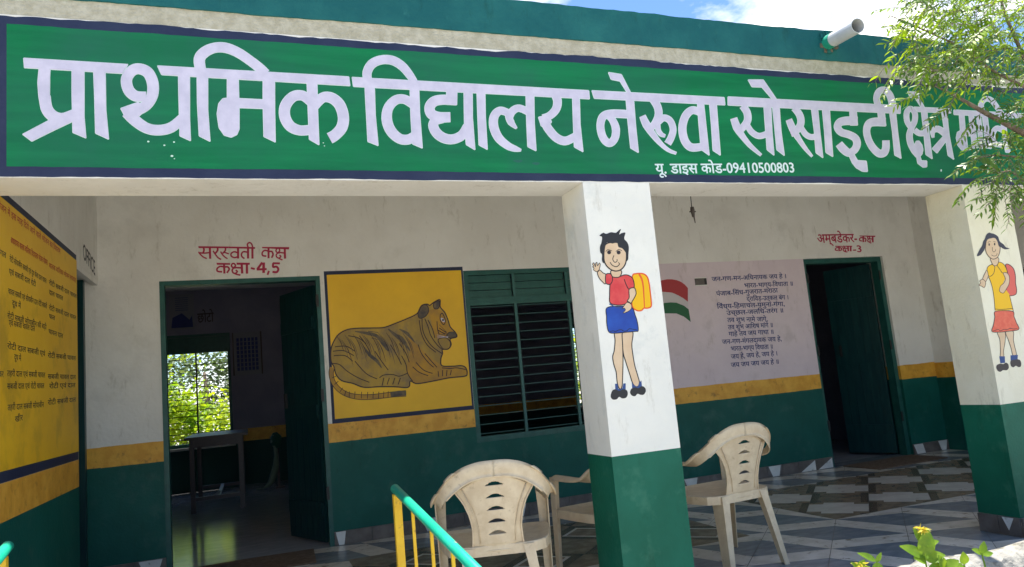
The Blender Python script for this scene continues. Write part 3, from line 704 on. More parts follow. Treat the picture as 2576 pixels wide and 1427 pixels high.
# ---- painted tiger panel on the back wall
mb = MB()
px0, px1, pz0, pz1 = 3.052, 4.2135, .9215, 2.135
mb.box((px0, YB-.0013, pz0), (px1, YB-.0002, 2.0995), 'navy').box((px0, YB-.0012, 2.0995), (px1, YB-.0002, pz1), 'navy')
mb.box((px0+.022, YB-.0018, pz0+.034), (px1-.016, YB-.001, pz1-.030), 'poster_yellow')
TP = mb.build('painted_panel', BW, label='yellow painted panel with black border showing a lying tiger')
tg = Paint(1, YB-.0012, 809.3, 672.1, .27875)
body = [(85, 850), (82, 760), (100, 690), (150, 610), (230, 565), (330, 552), (450, 550), (560, 545), (660, 510), (760, 470), (860, 420), (900, 350), (950, 335), (975, 345), (1010, 320), (1066, 295), (1070, 360), (1110, 410), (1140, 480), (1160, 540), (1205, 590), (1218, 630), (1160, 650), (1168, 700), (1140, 740), (1090, 745), (1090, 780), (1075, 830), (1085, 890), (1180, 895), (1260, 890), (1300, 910), (1312, 960), (1290, 985), (1150, 1000), (1000, 1030), (860, 1052), (800, 1030), (780, 1085), (650, 1080), (520, 1080), (380, 1085), (280, 1050), (180, 1025), (130, 970), (110, 900)]
tg.blob(body, 'tiger_coat')
tg.blob([(780, 640), (860, 700), (960, 800), (1040, 860), (1085, 890), (1180, 900), (1300, 915), (1305, 965), (1150, 1000), (1000, 1028), (860, 1048), (800, 1000), (770, 900), (800, 760)], 'tiger_light')
tg.blob([(960, 400), (1040, 380), (1100, 420), (1140, 520), (1190, 600), (1130, 640), (1050, 650), (1010, 600), (990, 500)], 'tiger_light')
for st in ([(300, 580), (420, 600), (500, 625), (560, 700), (600, 760)], [(600, 560), (660, 610), (740, 680), (800, 760)], [(420, 580), (510, 590)], [(650, 600), (720, 640), (770, 700)], [(380, 720), (430, 790), (500, 850), (540, 910)], [(540, 650), (580, 710), (610, 760)], [(450, 640), (530, 660)], [(700, 560), (770, 600), (840, 680)]):
    tg.band(st, [8]+[30]*(len(st)-2)+[6], 'tiger_stripe')
for st in ([(900, 350), (950, 345), (965, 400), (930, 450), (880, 460), (870, 410)], [(1010, 330), (1060, 305), (1055, 370), (1015, 375)], [(1055, 650), (1120, 640), (1160, 680), (1150, 730), (1100, 740), (1060, 690)], [(1150, 590), (1200, 590), (1212, 630), (1150, 640), (1130, 615)]):
    tg.blob(st, 'tiger_coat' if st[0][0] > 1000 and st[0][1] > 600 else 'tiger_stripe'); tg.band(st, 7, 'ink_brown', True)
tg.band(body, 11, 'ink_brown', True)
for st in ([(905, 465), (910, 560), (940, 640), (1000, 720), (1085, 780)], [(930, 465), (960, 540), (985, 620), (1040, 700), (1090, 745)], [(960, 480), (1000, 560), (1020, 640)], [(880, 480), (900, 600), (950, 700), (1030, 770)], [(720, 800), (760, 880), (775, 960), (820, 1030)], [(300, 850), (400, 960), (500, 1010)], [(520, 1000), (560, 975), (640, 970), (700, 985), (770, 960)], [(90, 870), (160, 880), (230, 940), (330, 1000), (430, 1040)], [(1085, 910), (1160, 915), (1220, 910), (1300, 925)], [(870, 700), (900, 780), (960, 860), (1010, 905)], [(930, 780), (990, 850), (1040, 905)], [(100, 760), (200, 755), (290, 800)], [(110, 800), (210, 800), (280, 850)], [(120, 720), (220, 715), (300, 760)], [(340, 620), (400, 700), (440, 780)], [(240, 620), (330, 640), (400, 690)], [(700, 690), (760, 780), (790, 860)], [(620, 700), (680, 800), (720, 880)], [(480, 760), (540, 850), (600, 930)], [(1050, 940), (1055, 990)], [(1090, 930), (1090, 985)], [(1130, 930), (1125, 985)], [(1170, 930), (1160, 975)], [(560, 1000), (545, 1070)], [(610, 1000), (590, 1060)], [(660, 1000), (640, 1060)], [(710, 1000), (690, 1060)], [(1040, 490), (1045, 560), (1060, 610)], [(1060, 550), (1120, 590)], [(1050, 570), (1110, 605)], [(1070, 430), (1090, 420), (1115, 480), (1100, 520), (1070, 480), (1070, 430)], [(820, 900), (880, 950), (960, 980)], [(850, 860), (920, 930), (1000, 960)]):
    tg.band(st, 8, 'ink_brown')
tg.blob([(1165, 588), (1198, 590), (1208, 618), (1170, 622)], 'tiger_stripe'); tg.ell((1092, 478), 24, 12, 'letter_white', .9); tg.ell((1094, 478), 9, 9, 'ink_dark')
for k in range(5): tg.band([(1128, 590+k*8), (1060, 520+k*28)], [5, 3], 'ink_brown')
for k in range(3): tg.band([(1140, 628+k*4), (1040, 640-k*14)], [4, 2], 'letter_white')
for k in range(26):
    x_ = 130+k*25; y_ = 600-30*math.sin((x_-100)/300)+(k % 3)*22; l_ = 150+(k*37 % 90)
    tg.band([(x_, y_+20), (x_+l_*.28, y_+l_*.55), (x_+l_*.45, y_+l_*1.1)], [2, 7, 2], 'tiger_stripe' if k % 2 else 'ink_brown')
tail = [(95, 905), (85, 960), (100, 1030), (150, 1100), (230, 1150), (330, 1172), (450, 1172), (560, 1160), (640, 1150), (760, 1140)]
tg.band(tail, [52, 46, 44, 46, 46, 50, 50, 50, 52, 56], 'ink_brown'); tg.band(tail, [40, 34, 32, 34, 34, 38, 38, 38, 40, 44], 'tiger_light')
tg.band([(620, 1152), (700, 1140), (762, 1138)], [42, 48, 40], 'tiger_stripe')
for x in (250, 300, 360, 415, 465, 515, 560, 600): tg.band([(x, 1128+abs(x-420)*-.03), (x-3, 1188-abs(x-420)*.04)], 6, 'ink_brown')
for a, b in (((95, 1000), (130, 985)), ((115, 1060), (150, 1030)), ((165, 1125), (190, 1090)), ((205, 1160), (220, 1115))): tg.band([a, b], 6, 'ink_brown')
tg.done('painted_tiger', TP, 'brown lying tiger drawn in black outline')
# ---- room names
rn = Paint(1, YB-.0004, 466.4, 589.8, .11714)
r_ = 'ink_red'
rn.poly([(275, 255), (930, 262), (925, 300), (285, 297)], r_).poly([(925, 262), (1500, 275), (1495, 312), (930, 300)], r_)
for pts, w in (([(390, 290), (400, 340), (380, 400)], 40), ([(280, 375), (330, 440), (390, 490), (460, 522)], 30), ([(310, 395), (400, 405), (530, 390)], 32), ([(525, 280), (532, 525)], 46), ([(690, 290), (688, 350), (635, 415)], 40), ([(595, 355), (650, 440), (700, 500), (768, 542)], 32), ([(860, 290), (855, 350), (800, 410)], 36), ([(755, 370), (800, 440), (850, 490), (905, 525)], 30), ([(830, 385), (935, 420)], 30), ([(1130, 290), (1132, 520)], 46), ([(1130, 400), (1050, 375), (985, 410), (985, 465), (1050, 500), (1130, 480)], 34), ([(1345, 300), (1345, 520)], 46), ([(1340, 385), (1245, 375), (1205, 425), (1215, 480), (1268, 522)], 34), ([(1438, 300), (1440, 522)], 46), ([(1352, 290), (1330, 220), (1372, 178), (1420, 205), (1448, 290)], 32)):
    rn.band(pts, w, r_)
KS1 = [('p', [(1645, 270), (2232, 275), (2225, 325), (1650, 300)])]
KS1 += [('b', p, w) for p, w in (([(1785, 290), (1785, 515)], 44), ([(1785, 365), (1705, 345), (1650, 395), (1662, 455), (1740, 470)], 34), ([(1790, 375), (1850, 368), (1882, 430), (1850, 505)], 36), ([(2040, 395), (1985, 400), (1945, 360), (1962, 310), (2005, 305), (2025, 350), (1985, 400), (1950, 440), (1962, 490), (2010, 510), (2050, 475), (2020, 445)], 30), ([(1990, 505), (2035, 530), (2085, 552)], 30), ([(2030, 392), (2132, 402)], 32), ([(2132, 300), (2140, 522)], 46))]
KS2 = [('p', [(665, 612), (960, 618), (960, 655), (680, 655)]), ('p', [(1095, 608), (1385, 612), (1380, 655), (1100, 655)])]
KS2 += [('b', p, w) for p, w in (([(830, 640), (838, 842)], 46), ([(830, 700), (745, 690), (680, 740), (695, 795), (790, 805)], 36), ([(840, 705), (905, 700), (940, 750), (890, 828)], 38), ([(1100, 715), (1040, 720), (990, 685), (1005, 635), (1050, 632), (1075, 675), (1040, 720), (1005, 765), (1020, 820), (1070, 840), (1115, 800), (1080, 770)], 34), ([(1050, 838), (1110, 862), (1182, 875)], 34), ([(1090, 715), (1210, 722)], 36), ([(1208, 640), (1220, 842)], 50), ([(1320, 640), (1322, 845)], 50))]
def draw(pt, ops, k_=1.0):
    for o in ops:
        if o[0] == 'p': pt.poly(o[1], r_)
        else: pt.band(o[1], o[2]*k_, r_)
draw(rn, KS1); draw(rn, KS2)
for pts, w in (([(1405, 725), (1490, 745)], 42), ([(1650, 605), (1545, 750)], 50), ([(1530, 755), (1745, 748)], 46), ([(1680, 605), (1680, 830)], 58), ([(1795, 785), (1762, 872)], 40), ([(2030, 625), (1875, 622)], 44), ([(1885, 620), (1885, 700), (1955, 695), (1995, 750), (1960, 812), (1870, 805)], 46)):
    rn.band(pts, w, r_)
rn.done('room_name', BW, 'red painted room name over the left doorway')
rn2 = Paint(1, YB-.0004, 2050.1, 574.5, .068); draw(rn2, KS1, 1.35)
rn2.frame(2060.6, 581.9, .060); draw(rn2, KS2, 1.35)
rn2.done('room_name', BW, 'red painted room name over the right doorway')
z9 = lambda a, b: (1616+a*.3727, 480+b*.3727)
def txt(body, a, b, mt, h, bold=.02, parent=BW, name='text_line', lab=None):
    pl, pr = at(*z9(*a), 1, YB), at(*z9(*b), 1, YB)
    return lettering(body, name, parent, mt, pl, pr, 1, YB, -1, bold, height=h, label=lab)
txt('अम्बडेकर-', (1185, 352), (1450, 347), 'ink_red', .14, .024, name='room_name', lab='red painted first half of the name over the right doorway')
txt('-3', (1425, 416), (1480, 414), 'ink_red', .105, .022, name='room_name')
anthem = [('जन-गण-मन-अिधनायक जय हे ।', 470, 612, 970, 590), ('भारत-भाग्य-िवधाता ॥', 690, 655, 1015, 641), ('पंजाब-िसंध-गुजरात-मराठा', 500, 710, 915, 686), ('द्रािवड़-उत्कल बंग ।', 705, 745, 985, 733), ('िवंध्य-िहमाचल-यमुना-गंगा,', 505, 797, 960, 778), ('उच्छल-जलिध-तरंग ॥', 570, 840, 950, 822), ('तव शुभ नामे जागे,', 575, 888, 845, 880), ('तव शुभ आिशष मांगे ॥', 580, 937, 880, 921), ('गाहे तव जय गाथा ॥', 585, 983, 885, 966), ('जन-गण-मंगलदायक जय हे,', 540, 1036, 940, 1014), ('भारत-भाग्य िवधाता ॥', 600, 1082, 880, 1066), ('जय हे, जय हे, जय हे ।', 600, 1136, 910, 1112), ('जय जय जय जय हे ॥', 600, 1192, 920, 1168)]
for b_, x0, y0, x1, y1 in anthem: txt(b_, (x0, y0), (x1, y1), 'ink_navy', .066, .022)
fl = Paint(1, YB, 1616, 480, .3727)
fl.poly([(60, 640), (130, 605), (165, 598), (200, 598), (232, 604), (260, 615), (286, 634), (307, 657), (307, 750), (276, 726), (245, 708), (200, 688), (130, 682), (60, 690)], 'flag_red')
fl.poly([(60, 691), (130, 683), (200, 689), (245, 709), (276, 727), (307, 751), (312, 800), (280, 775), (230, 755), (145, 757), (60, 770)], 'flag_white')
fl.poly([(60, 771), (145, 758), (190, 754), (230, 756), (280, 776), (312, 801), (326, 886), (280, 850), (230, 829), (150, 828), (60, 832)], 'flag_green')
fl.done('painted_flag', BW, 'painted tricolour flag in red, white and green')
# small switch recess
a_, b_ = at(*z9(350, 588), 1, YB), at(*z9(438, 640), 1, YB)
mb = MB().box((a_.x, YB-.006, b_.z), (b_.x, YB-.0003, b_.z+.008), 'cream_plaster').box((a_.x, YB-.006, a_.z-.008), (b_.x, YB-.0003, a_.z), 'cream_plaster')
mb.box((a_.x+.001, YB-.004, b_.z+.0081), (b_.x-.03, YB-.0003, a_.z-.0081), 'skirt_grey').box((b_.x-.03, YB-.002, b_.z+.0081), (b_.x-.001, YB-.0003, a_.z-.0081), 'black_metal')
mb.build('switch_recess', BW, label='small grey switch box beside the painted flag')
# ---- menu board on the left wall
LWL = bpy.data.objects['left_wall']
mb = MB()
mb.box((XL+.0002, -.05, .886), (XL+.0012, OY0-.012, 2.1245), 'navy')
mb.box((XL+.0002, -.05, 2.1245), (XL+.0012, OY0-.012, 2.1695), 'navy')
mb.box((XL+.001, -.05, .935), (XL+.0018, OY0-.004, 2.135), 'menu_yellow')
MENU = mb.build('menu_board', LWL, label='yellow painted menu board with red and black Hindi writing')
ZL = lambda a, b: (a*.2693, 438.9+b*.2693)
Z5 = lambda a, b: (a*.34613, 932.7+b*.34613)
def ltxt(body, a, b, m, bold=.03, f=ZL, hs=1.0):
    pl, pr = at(*f(*a), 0, XL), at(*f(*b), 0, XL)
    lettering(body, 'text_line', MENU, m, pl, pr, 0, XL+.0012, 1, bold*.6, height=.046*hs)
ltxt('भोजन में इस माह िदये जाने वाले भोजन का िववरण', (-40, 300), (560, 745), 'ink_rust', .04, hs=1.0)
ltxt('अधयापक बालक बािलका िवदयालय भोजन योजना', (95, 640), (440, 850), 'ink_rust', .05, hs=.95)
ltxt('बालक बािलका भोजन सपताह', (455, 870), (705, 1010), 'ink_rust', .04, hs=.9)
rows = [('मंगल', (-30, 740), (52, 785)), ('रोटी सोयाबीन सबजी एवं दूध केला दाल चावल', (85, 810), (430, 1020)), ('एवं सबजी दाल रोटी', (80, 930), (330, 1050)), ('रोटी सबजी दाल चावल', (455, 1030), (712, 1160)), ('दाल चावल', (455, 1120), (585, 1180)), ('चावल सबजी एवं सोयाबीन दाल रोटी सबजी', (72, 1115), (435, 1255)), ('दूध में', (110, 1225), (190, 1255)), ('रोटी सबजी दाल चावल', (455, 1265), (708, 1360)), ('फल', (455, 1345), (510, 1365)), ('रोटी सबजी सोयाबीन की बड़ी', (65, 1345), (430, 1450))]
for b_, p_, q_ in rows: ltxt(b_, p_, q_, 'ink_black', .03, hs=.85)
Zd = lambda a, b: (a*.34613, 235.4+b*.34613)   # rows of the middle strip
rows5 = [('एवं सबजी चावल दाल', (60, -330), (250, -285)), ('चावल दाल', (350, -270), (455, -235)), ('रोटी दाल सबजी एवं', (50, -160), (325, -105)), ('दूध में', (100, -80), (150, -70)), ('रोटी सबजी चावल', (345, -95), (548, -75)), ('तहरी दाल एवं सबजी चावल', (48, 40), (325, 50)), ('सबजी चावल दाल', (345, 60), (548, 62)), ('सबजी दाल एवं रोटी चावल', (48, 135), (318, 128)), ('रोटी एवं दाल', (355, 130), (546, 120)), ('तहरी दाल सबजी सोयाबीन', (52, 290), (315, 265)), ('रोटी सबजी दाल', (345, 250), (548, 225)), ('खीर', (105, 375), (162, 360)), ('शुकर', (-30, 45), (22, 48))]
for b_, p_, q_ in rows5: ltxt(b_, p_, q_, 'ink_black', .03, Z5, .85)
pl, pr = at(209, 650, 0, XL), at(239, 694, 0, XL)
lettering('OFFICE', 'office_lettering', LWL, 'ink_dark', pl, pr, 0, XL, 1, .012, height=.155, k=4, label='black OFFICE lettering above the side door')
# ---- doors and windows
def frame_y(name, x0, x1, z1, y0, y1, w, m, label):
    mb = MB().box((x0, y0, 0), (x0+w, y1, z1), m).box((x1-w, y0, 0), (x1, y1, z1), m).box((x0+w, y0, z1-w), (x1-w, y1, z1), m)
    return mb.build(name, B, label=label)
def leaf(name, hx, hy, ang, w, h, label, t=.032):
    """plank door leaf swung about its hinge; planks are proud of the back sheet"""
    u = Vector((math.cos(ang), math.sin(ang), 0)); nrm = Vector((-u.y, u.x, 0)); o = Vector((hx, hy, .02))
    def q(a, b, c): return o + u*a + nrm*b + Vector((0, 0, c))
    def bx(mb, a0, a1, b0, b1, c0, c1, m):
        vs = [q(a0, b0, c0), q(a1, b0, c0), q(a1, b1, c0), q(a0, b1, c0), q(a0, b0, c1), q(a1, b0, c1), q(a1, b1, c1), q(a0, b1, c1)]
        mb.add(vs, [(0, 3, 2, 1), (4, 5, 6, 7), (0, 1, 5, 4), (1, 2, 6, 5), (2, 3, 7, 6), (3, 0, 4, 7)], m)
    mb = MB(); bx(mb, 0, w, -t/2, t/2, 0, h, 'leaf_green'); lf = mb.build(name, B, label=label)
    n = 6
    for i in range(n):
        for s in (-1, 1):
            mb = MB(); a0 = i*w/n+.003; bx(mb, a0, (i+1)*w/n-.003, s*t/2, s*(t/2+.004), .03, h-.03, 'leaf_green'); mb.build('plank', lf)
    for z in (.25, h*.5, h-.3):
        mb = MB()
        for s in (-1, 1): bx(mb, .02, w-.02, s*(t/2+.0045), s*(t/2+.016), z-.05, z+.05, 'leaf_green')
        mb.build('rail', lf)
    mb = MB(); bx(mb, w-.09, w-.07, t/2+.017, t/2+.04, h*.52, h*.58, 'black_metal'); mb.build('bolt', lf)
    return lf
frame_y('door_frame', DL+.0, DR-.0, 2.099, YB-.004, YB+.09, .034, 'frame_green', 'dark green frame of the left classroom doorway')
frame_y('door_frame', RL+.0, RR-.0, 2.099, YB+.03, YB+.12, .05, 'frame_green', 'dark green frame of the right classroom doorway')
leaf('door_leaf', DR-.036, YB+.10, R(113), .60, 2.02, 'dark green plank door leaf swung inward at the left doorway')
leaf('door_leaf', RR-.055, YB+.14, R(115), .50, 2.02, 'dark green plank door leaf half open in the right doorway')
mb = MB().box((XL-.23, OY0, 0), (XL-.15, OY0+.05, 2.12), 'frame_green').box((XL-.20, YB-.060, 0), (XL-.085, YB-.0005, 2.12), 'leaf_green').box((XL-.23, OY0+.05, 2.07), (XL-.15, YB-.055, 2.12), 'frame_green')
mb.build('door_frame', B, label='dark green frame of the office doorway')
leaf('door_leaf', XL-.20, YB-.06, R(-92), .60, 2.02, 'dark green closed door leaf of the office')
for hx, hy in ((DR-.040, YB-.010), (RR-.056, YB+.024), (RL+.040, YB+.024)):
    for z_ in (.35, 1.1, 1.85): MB().box((hx, hy, z_), (hx+.022, hy+.0055, z_+.10), 'black_metal').build('hinge', B)
# concrete lintel lip over the office door
MB().box((XL-.04, OY0+.002, 2.085), (XL-.0005, YB-.001, 2.1245), 'cream_plaster').build('door_lintel', B)
# barred window
yb = YB+.035
WIN = MB().box((WL, yb-.03, WB), (WR, yb+.03, WB+.045), 'frame_green').box((WL, yb-.03, WT-.045), (WR, yb+.03, WT-.0055), 'frame_green').box((WL, yb-.03, WB+.045), (WL+.04, yb+.03, WT-.045), 'frame_green').box((WR-.04, yb-.03, WB+.045), (WR, yb+.03, WT-.045), 'frame_green').build('barred_window', B, label='green barred window with shuttered top panes')
MB().box((WL+.04, yb-.028, 1.795), (WR-.04, yb+.028, 1.86), 'frame_green').build('transom', WIN)
for x in (4.66, 5.168):
    MB().box((x, yb-.024, WB+.045), (x+.024, yb-.006, WT-.045), 'bar_green').build('mullion', WIN)
zb_ = 1.86-.078
while zb_ > WB+.06:
    mb = MB().box((WL+.04, yb-.004, zb_-.0024), (WR-.04, yb+.003, zb_+.0024), 'bar_green'); mb.build('bar', WIN); zb_ -= .0765
for i in range(3):
    z0 = 1.86+.0+i*.067
    for (x0, x1) in ((WL+.045, 4.655), (4.69, 5.163), (5.197, WR-.045)):
        MB().box((x0, yb+.0+.004*i, z0+.003), (x1, yb+.012+.004*i, z0+.064), 'frame_green').build('shutter_slat', WIN)
# shutters of the window open inward into the dark classroom
for hx, a in ((WL+.05, 95), (WR-.05, 80)):
    u = Vector((math.cos(R(a)), math.sin(R(a)), 0))
    mb = MB(); p = Vector((hx, yb+.05, WB+.06)); q = p+u*.42; n_ = Vector((-u.y, u.x, 0))*.012
    vs = [p-n_, q-n_, q+n_, p+n_]; vs = vs+[v+Vector((0, 0, 1.12)) for v in vs]
    mb.add(vs, [(0, 3, 2, 1), (4, 5, 6, 7), (0, 1, 5, 4), (1, 2, 6, 5), (2, 3, 7, 6), (3, 0, 4, 7)], 'leaf_green'); mb.build('shutter', WIN)
# far windows, open to the garden
def far_window(x0, x1, z0, z1, zsh, label):
    y = ROOM_Y+.05
    W_ = MB().box((x0, y-.03, z0), (x1, y+.03, z0+.04), 'frame_green').box((x0, y-.03, z1-.04), (x1, y+.03, z1), 'frame_green').box((x0, y-.03, z0+.04), (x0+.04, y+.03, z1-.04), 'frame_green').box((x1-.04, y-.03, z0+.04), (x1, y+.03, z1-.04), 'frame_green').build('garden_window', B, label=label)
    MB().box((x0+.04, y+.0, zsh), (x1-.04, y+.02, z1-.04), 'frame_green').build('top_panel', W_)
    MB().box(((x0+x1)/2+.16-.011, y-.02, z0+.04), ((x0+x1)/2+.16+.011, y-.002, zsh), 'black_metal').build('mullion', W_)
    z = z0+.10
    while z < zsh-.02: MB().box((x0+.04, y+.003, z-.005), (x1-.04, y+.013, z+.005), 'black_metal').build('bar', W_); z += .082
    MB().box((x0-.03, ROOM_Y-.05, z0-.045), (x1+.03, ROOM_Y-.001, z0-.012), 'skirt_white').build('sill', W_)
far_window(.95, 2.215, .62, 2.23, 1.955, 'far classroom window opening on bright foliage')
far_window(7.72, 8.4, .62, 2.23, 1.955, 'narrow far window glimpsed through the barred front window')
# wall charts in the classroom
c0, c1 = at(583, 838, 1, ROOM_Y), at(662, 940, 1, ROOM_Y)
ch = MB().box((c0.x, ROOM_Y-.014, c1.z), (c1.x, ROOM_Y-.006, c0.z), 'paper').build('wall_chart', B, label='faded number chart beside the far window')
mb = MB(); nx, nz = 6, 8
for i in range(nx):
    for j in range(nz):
        xx = c0.x+.05+(c1.x-c0.x-.1)*(i+.5)/nx; zz = c1.z+.06+(c0.z-c1.z-.14)*(j+.5)/nz
        mb.box((xx-.018, ROOM_Y-.0152, zz-.026), (xx+.018, ROOM_Y-.0142, zz+.026), 'ink_navy')
mb.box((c0.x, ROOM_Y-.0155, c1.z), (c0.x+.02, ROOM_Y-.0142, c0.z), 'wood_dark').box((c1.x-.02, ROOM_Y-.0155, c1.z), (c1.x, ROOM_Y-.0142, c0.z), 'wood_dark')
mb.build('chart_print', ch)
c0, c1 = at(425, 742, 1, ROOM_Y), at(490, 828, 1, ROOM_Y)
ch = MB().box((c0.x, ROOM_Y-.014, c1.z), (c1.x, ROOM_Y-.006, c0.z), 'paper').build('wall_chart', B, label='pale poster with dark picture above the far window')
mb = MB()
for j in range(7): mb.box((c0.x+.08, ROOM_Y-.0152, c0.z-.06-j*.03), (c1.x-.08, ROOM_Y-.0142, c0.z-.052-j*.03), 'ink_navy')
mb.add([(c0.x+.02, ROOM_Y-.0152, c1.z+.03), (c1.x-.02, ROOM_Y-.0152, c1.z+.03), (c1.x-.03, ROOM_Y-.0152, c1.z+.2), ((c0.x+c1.x)/2+.1, ROOM_Y-.0152, c1.z+.14), ((c0.x+c1.x)/2, ROOM_Y-.0152, c1.z+.24), (c0.x+.04, ROOM_Y-.0152, c1.z+.18)], [(0, 1, 2, 3, 4, 5)], 'ink_navy')
mb.build('chart_print', ch)
pl, pr = at(497, 812, 1, ROOM_Y), at(538, 809, 1, ROOM_Y)
lettering('छोटो', 'inner_lettering', bpy.data.objects['classroom_far_wall'], 'ink_brown', pl, pr, 1, ROOM_Y, -1, .02, height=.21)
# end-bay dark door seen past the second pillar
MB().box((9.5, .9, 0), (9.54, 1.95, 1.75), 'leaf_green').build('end_door', B, label='dark door in the end wall behind the second pillar')
# ================================================================== verandah floor
VF = MB().box((-3, -.10, -.60), (12.7, YB-.0, -.012), 'grout').build('verandah_floor', label='raised verandah floor of blue grey and marble patterned tiles'); VF['kind'] = 'structure'
S = .412
O_ = Vector((6.153, 1.065))
e1 = Vector((1, 1)).normalized(); e2 = Vector((1, -1)).normalized()
def st(s, t): return O_ + e1*(s*S) + e2*(t*S)
def clip(poly, x0, x1, y0, y1):
    for (ax, v, sg) in ((0, x0, 1), (0, x1, -1), (1, y0, 1), (1, y1, -1)):
        o = []
        for i in range(len(poly)):
            a, b = poly[i], poly[(i+1) % len(poly)]
            da, db = (a[ax]-v)*sg, (b[ax]-v)*sg
            if da >= 0: o.append(a)
            if (da >= 0) != (db >= 0):
                t = da/(da-db); o.append((a[0]+(b[0]-a[0])*t, a[1]+(b[1]-a[1])*t))
        poly = o
        if len(poly) < 3: return []
    return poly
def area(p): return abs(sum(p[i][0]*p[(i+1) % len(p)][1]-p[(i+1) % len(p)][0]*p[i][1] for i in range(len(p))))/2
PANELS = [(6.153, 9.05, 1.065, 2.34), (3.05, 5.45, 1.065, 2.34)]
FX0, FX1, FY0, FY1 = XL, 9.4, -.10, YB-.0135
def regions_outer():
    # verandah area outside the inlaid panels
    r = [(FX0, FX1, FY0, PANELS[0][2]), (FX0, FX1, PANELS[0][3], FY1), (FX0, PANELS[1][0], PANELS[0][2], PANELS[0][3]), (PANELS[1][1], PANELS[0][0], PANELS[0][2], PANELS[0][3]), (PANELS[0][1], FX1, PANELS[0][2], PANELS[0][3])]
    return r
tile_n = 0
gz = 0.0
def emit(faces, seed):
    """one floor tile: patches share one plane, edges butt; sides drop to the grout"""
    global tile_n
    mb = MB(); dz = random.uniform(-.0006, .0006)
    for poly, m in faces:
        mb.add([(p[0], p[1], dz) for p in poly], [tuple(range(len(poly)))], m)
    mb.build('floor_tile', VF); tile_n += 1
def shrink(poly, d=.0012):
    c = (sum(p[0] for p in poly)/len(poly), sum(p[1] for p in poly)/len(poly))
    o = []
    for p in poly:
        l = math.hypot(p[0]-c[0], p[1]-c[1]) or 1; k = max(0, 1-d/l); o.append((c[0]+(p[0]-c[0])*k, c[1]+(p[1]-c[1])*k))
    return o
for i in range(-14, 16):
    for j in range(-14, 16):
        c = st(i+.5, j+.5)
        if not (FX0-.4 < c.x < FX1+.4 and FY0-.4 < c.y < FY1+.4): continue
        par = (i+j) % 2
        e = .004
        a, b, l, h = i+e, i+1-e, j+e, j+1-e
        m_ = i+.5
        if par == 1:   # strip falls from (b, l) to (a, h)
            fc = [([(b, l), (m_, l), (a, h), (m_, h)], 'marble_tile'), ([(b, l), (m_, h), (b, h)], 'slate_tile'), ([(m_, l), (a, l), (a, h)], 'slate_tile')]
        else:
            fc = [([(m_, l), (a, l), (m_, h), (b, h)], 'marble_tile'), ([(b, l), (m_, l), (b, h)], 'slate_tile'), ([(a, l), (a, h), (m_, h)], 'slate_tile')]
        for rg in regions_outer():
            out_f = []
            for pts, m in fc:
                p = clip([tuple(st(*q)) for q in pts], *rg)
                if p and area(p) > 1e-5: out_f.append((p, m))
            if out_f and sum(area(p) for p, _ in out_f) > .0015: emit(out_f, 0)
        for pn in PANELS:
            ia, ja = i+.5, j+.5
            a, b, l, h = ia+e, ia+1-e, ja+e, ja+1-e
            pale = ((i+j) % 2 == 1)
            fc = []
            if pn is PANELS[1]:
                A1, A2 = (.0, .16, .22, .78, .84, 1.0), None
                for p_ in range(5):
                    for q_ in range(5):
                        ring = (p_ in (1, 3) and 1 <= q_ <= 3) or (q_ in (1, 3) and 1 <= p_ <= 3)
                        mt_ = 'pale_tile' if (ring and pale) else 'dark_brown_tile' if (p_ in (0, 4) or q_ in (0, 4)) and pale else 'brown_tile'
                        x0_, x1_ = a+(b-a)*A1[p_], a+(b-a)*A1[p_+1]; y0_, y1_ = l+(h-l)*A1[q_], l+(h-l)*A1[q_+1]
                        fc.append(([(x0_, y0_), (x1_, y0_), (x1_, y1_), (x0_, y1_)], mt_))
            elif pale:
                k1, k2 = .24, .16   # notched corners
                body_ = [(a+k2, l), (a+k2, l+k1*0), (b-k2, l), (b-k2, l+k1), (b, l+k1), (b, h-k1), (b-k2, h-k1), (b-k2, h), (a+k2, h), (a+k2, h-k1), (a, h-k1), (a, l+k1), (a+k2, l+k1)]
                fc = [([(a+k2, l), (b-k2, l), (b-k2, h), (a+k2, h)], 'pale_tile'), ([(a, l+k1), (a+k2, l+k1), (a+k2, h-k1), (a, h-k1)], 'pale_tile'), ([(b-k2, l+k1), (b, l+k1), (b, h-k1), (b-k2, h-k1)], 'pale_tile')]
                for (p_, q_) in (((a, a+k2), (l, l+k1)), ((a, a+k2), (h-k1, h)), ((b-k2, b), (l, l+k1)), ((b-k2, b), (h-k1, h))):
                    fc.append(([(p_[0], q_[0]), (p_[1], q_[0]), (p_[1], q_[1]), (p_[0], q_[1])], 'brown_tile'))
            else:
                k1 = .13
                fc = [([(a, l+k1), (b, l+k1), (b, h-k1), (a, h-k1)], 'brown_tile'), ([(a, l), (b, l), (b, l+k1), (a, l+k1)], 'dark_brown_tile'), ([(a, h-k1), (b, h-k1), (b, h), (a, h)], 'dark_brown_tile')]
            out_f = []
            for pts, m in fc:
                p = clip([tuple(st(*q)) for q in pts], *pn)
                if p and area(p) > 1e-5: out_f.append((p, m))
            if out_f and sum(area(p) for p, _ in out_f) > .0015: emit(out_f, 1)
# verandah nosing and steps
MB().box((-3, -.16, -.60), (12.7, -.1005, -.002), 'concrete').build('floor_edge', VF)
ST = MB().box((1.95, -.62, -.45), (2.95, -.161, -.15), 'concrete').box((1.95, -1.05, -.45), (2.95, -.621, -.30), 'concrete').build('entrance_steps', label='low concrete steps between the two handrails', bevel=.01)
tag(ST, 'low concrete steps between the two handrails', 'steps')
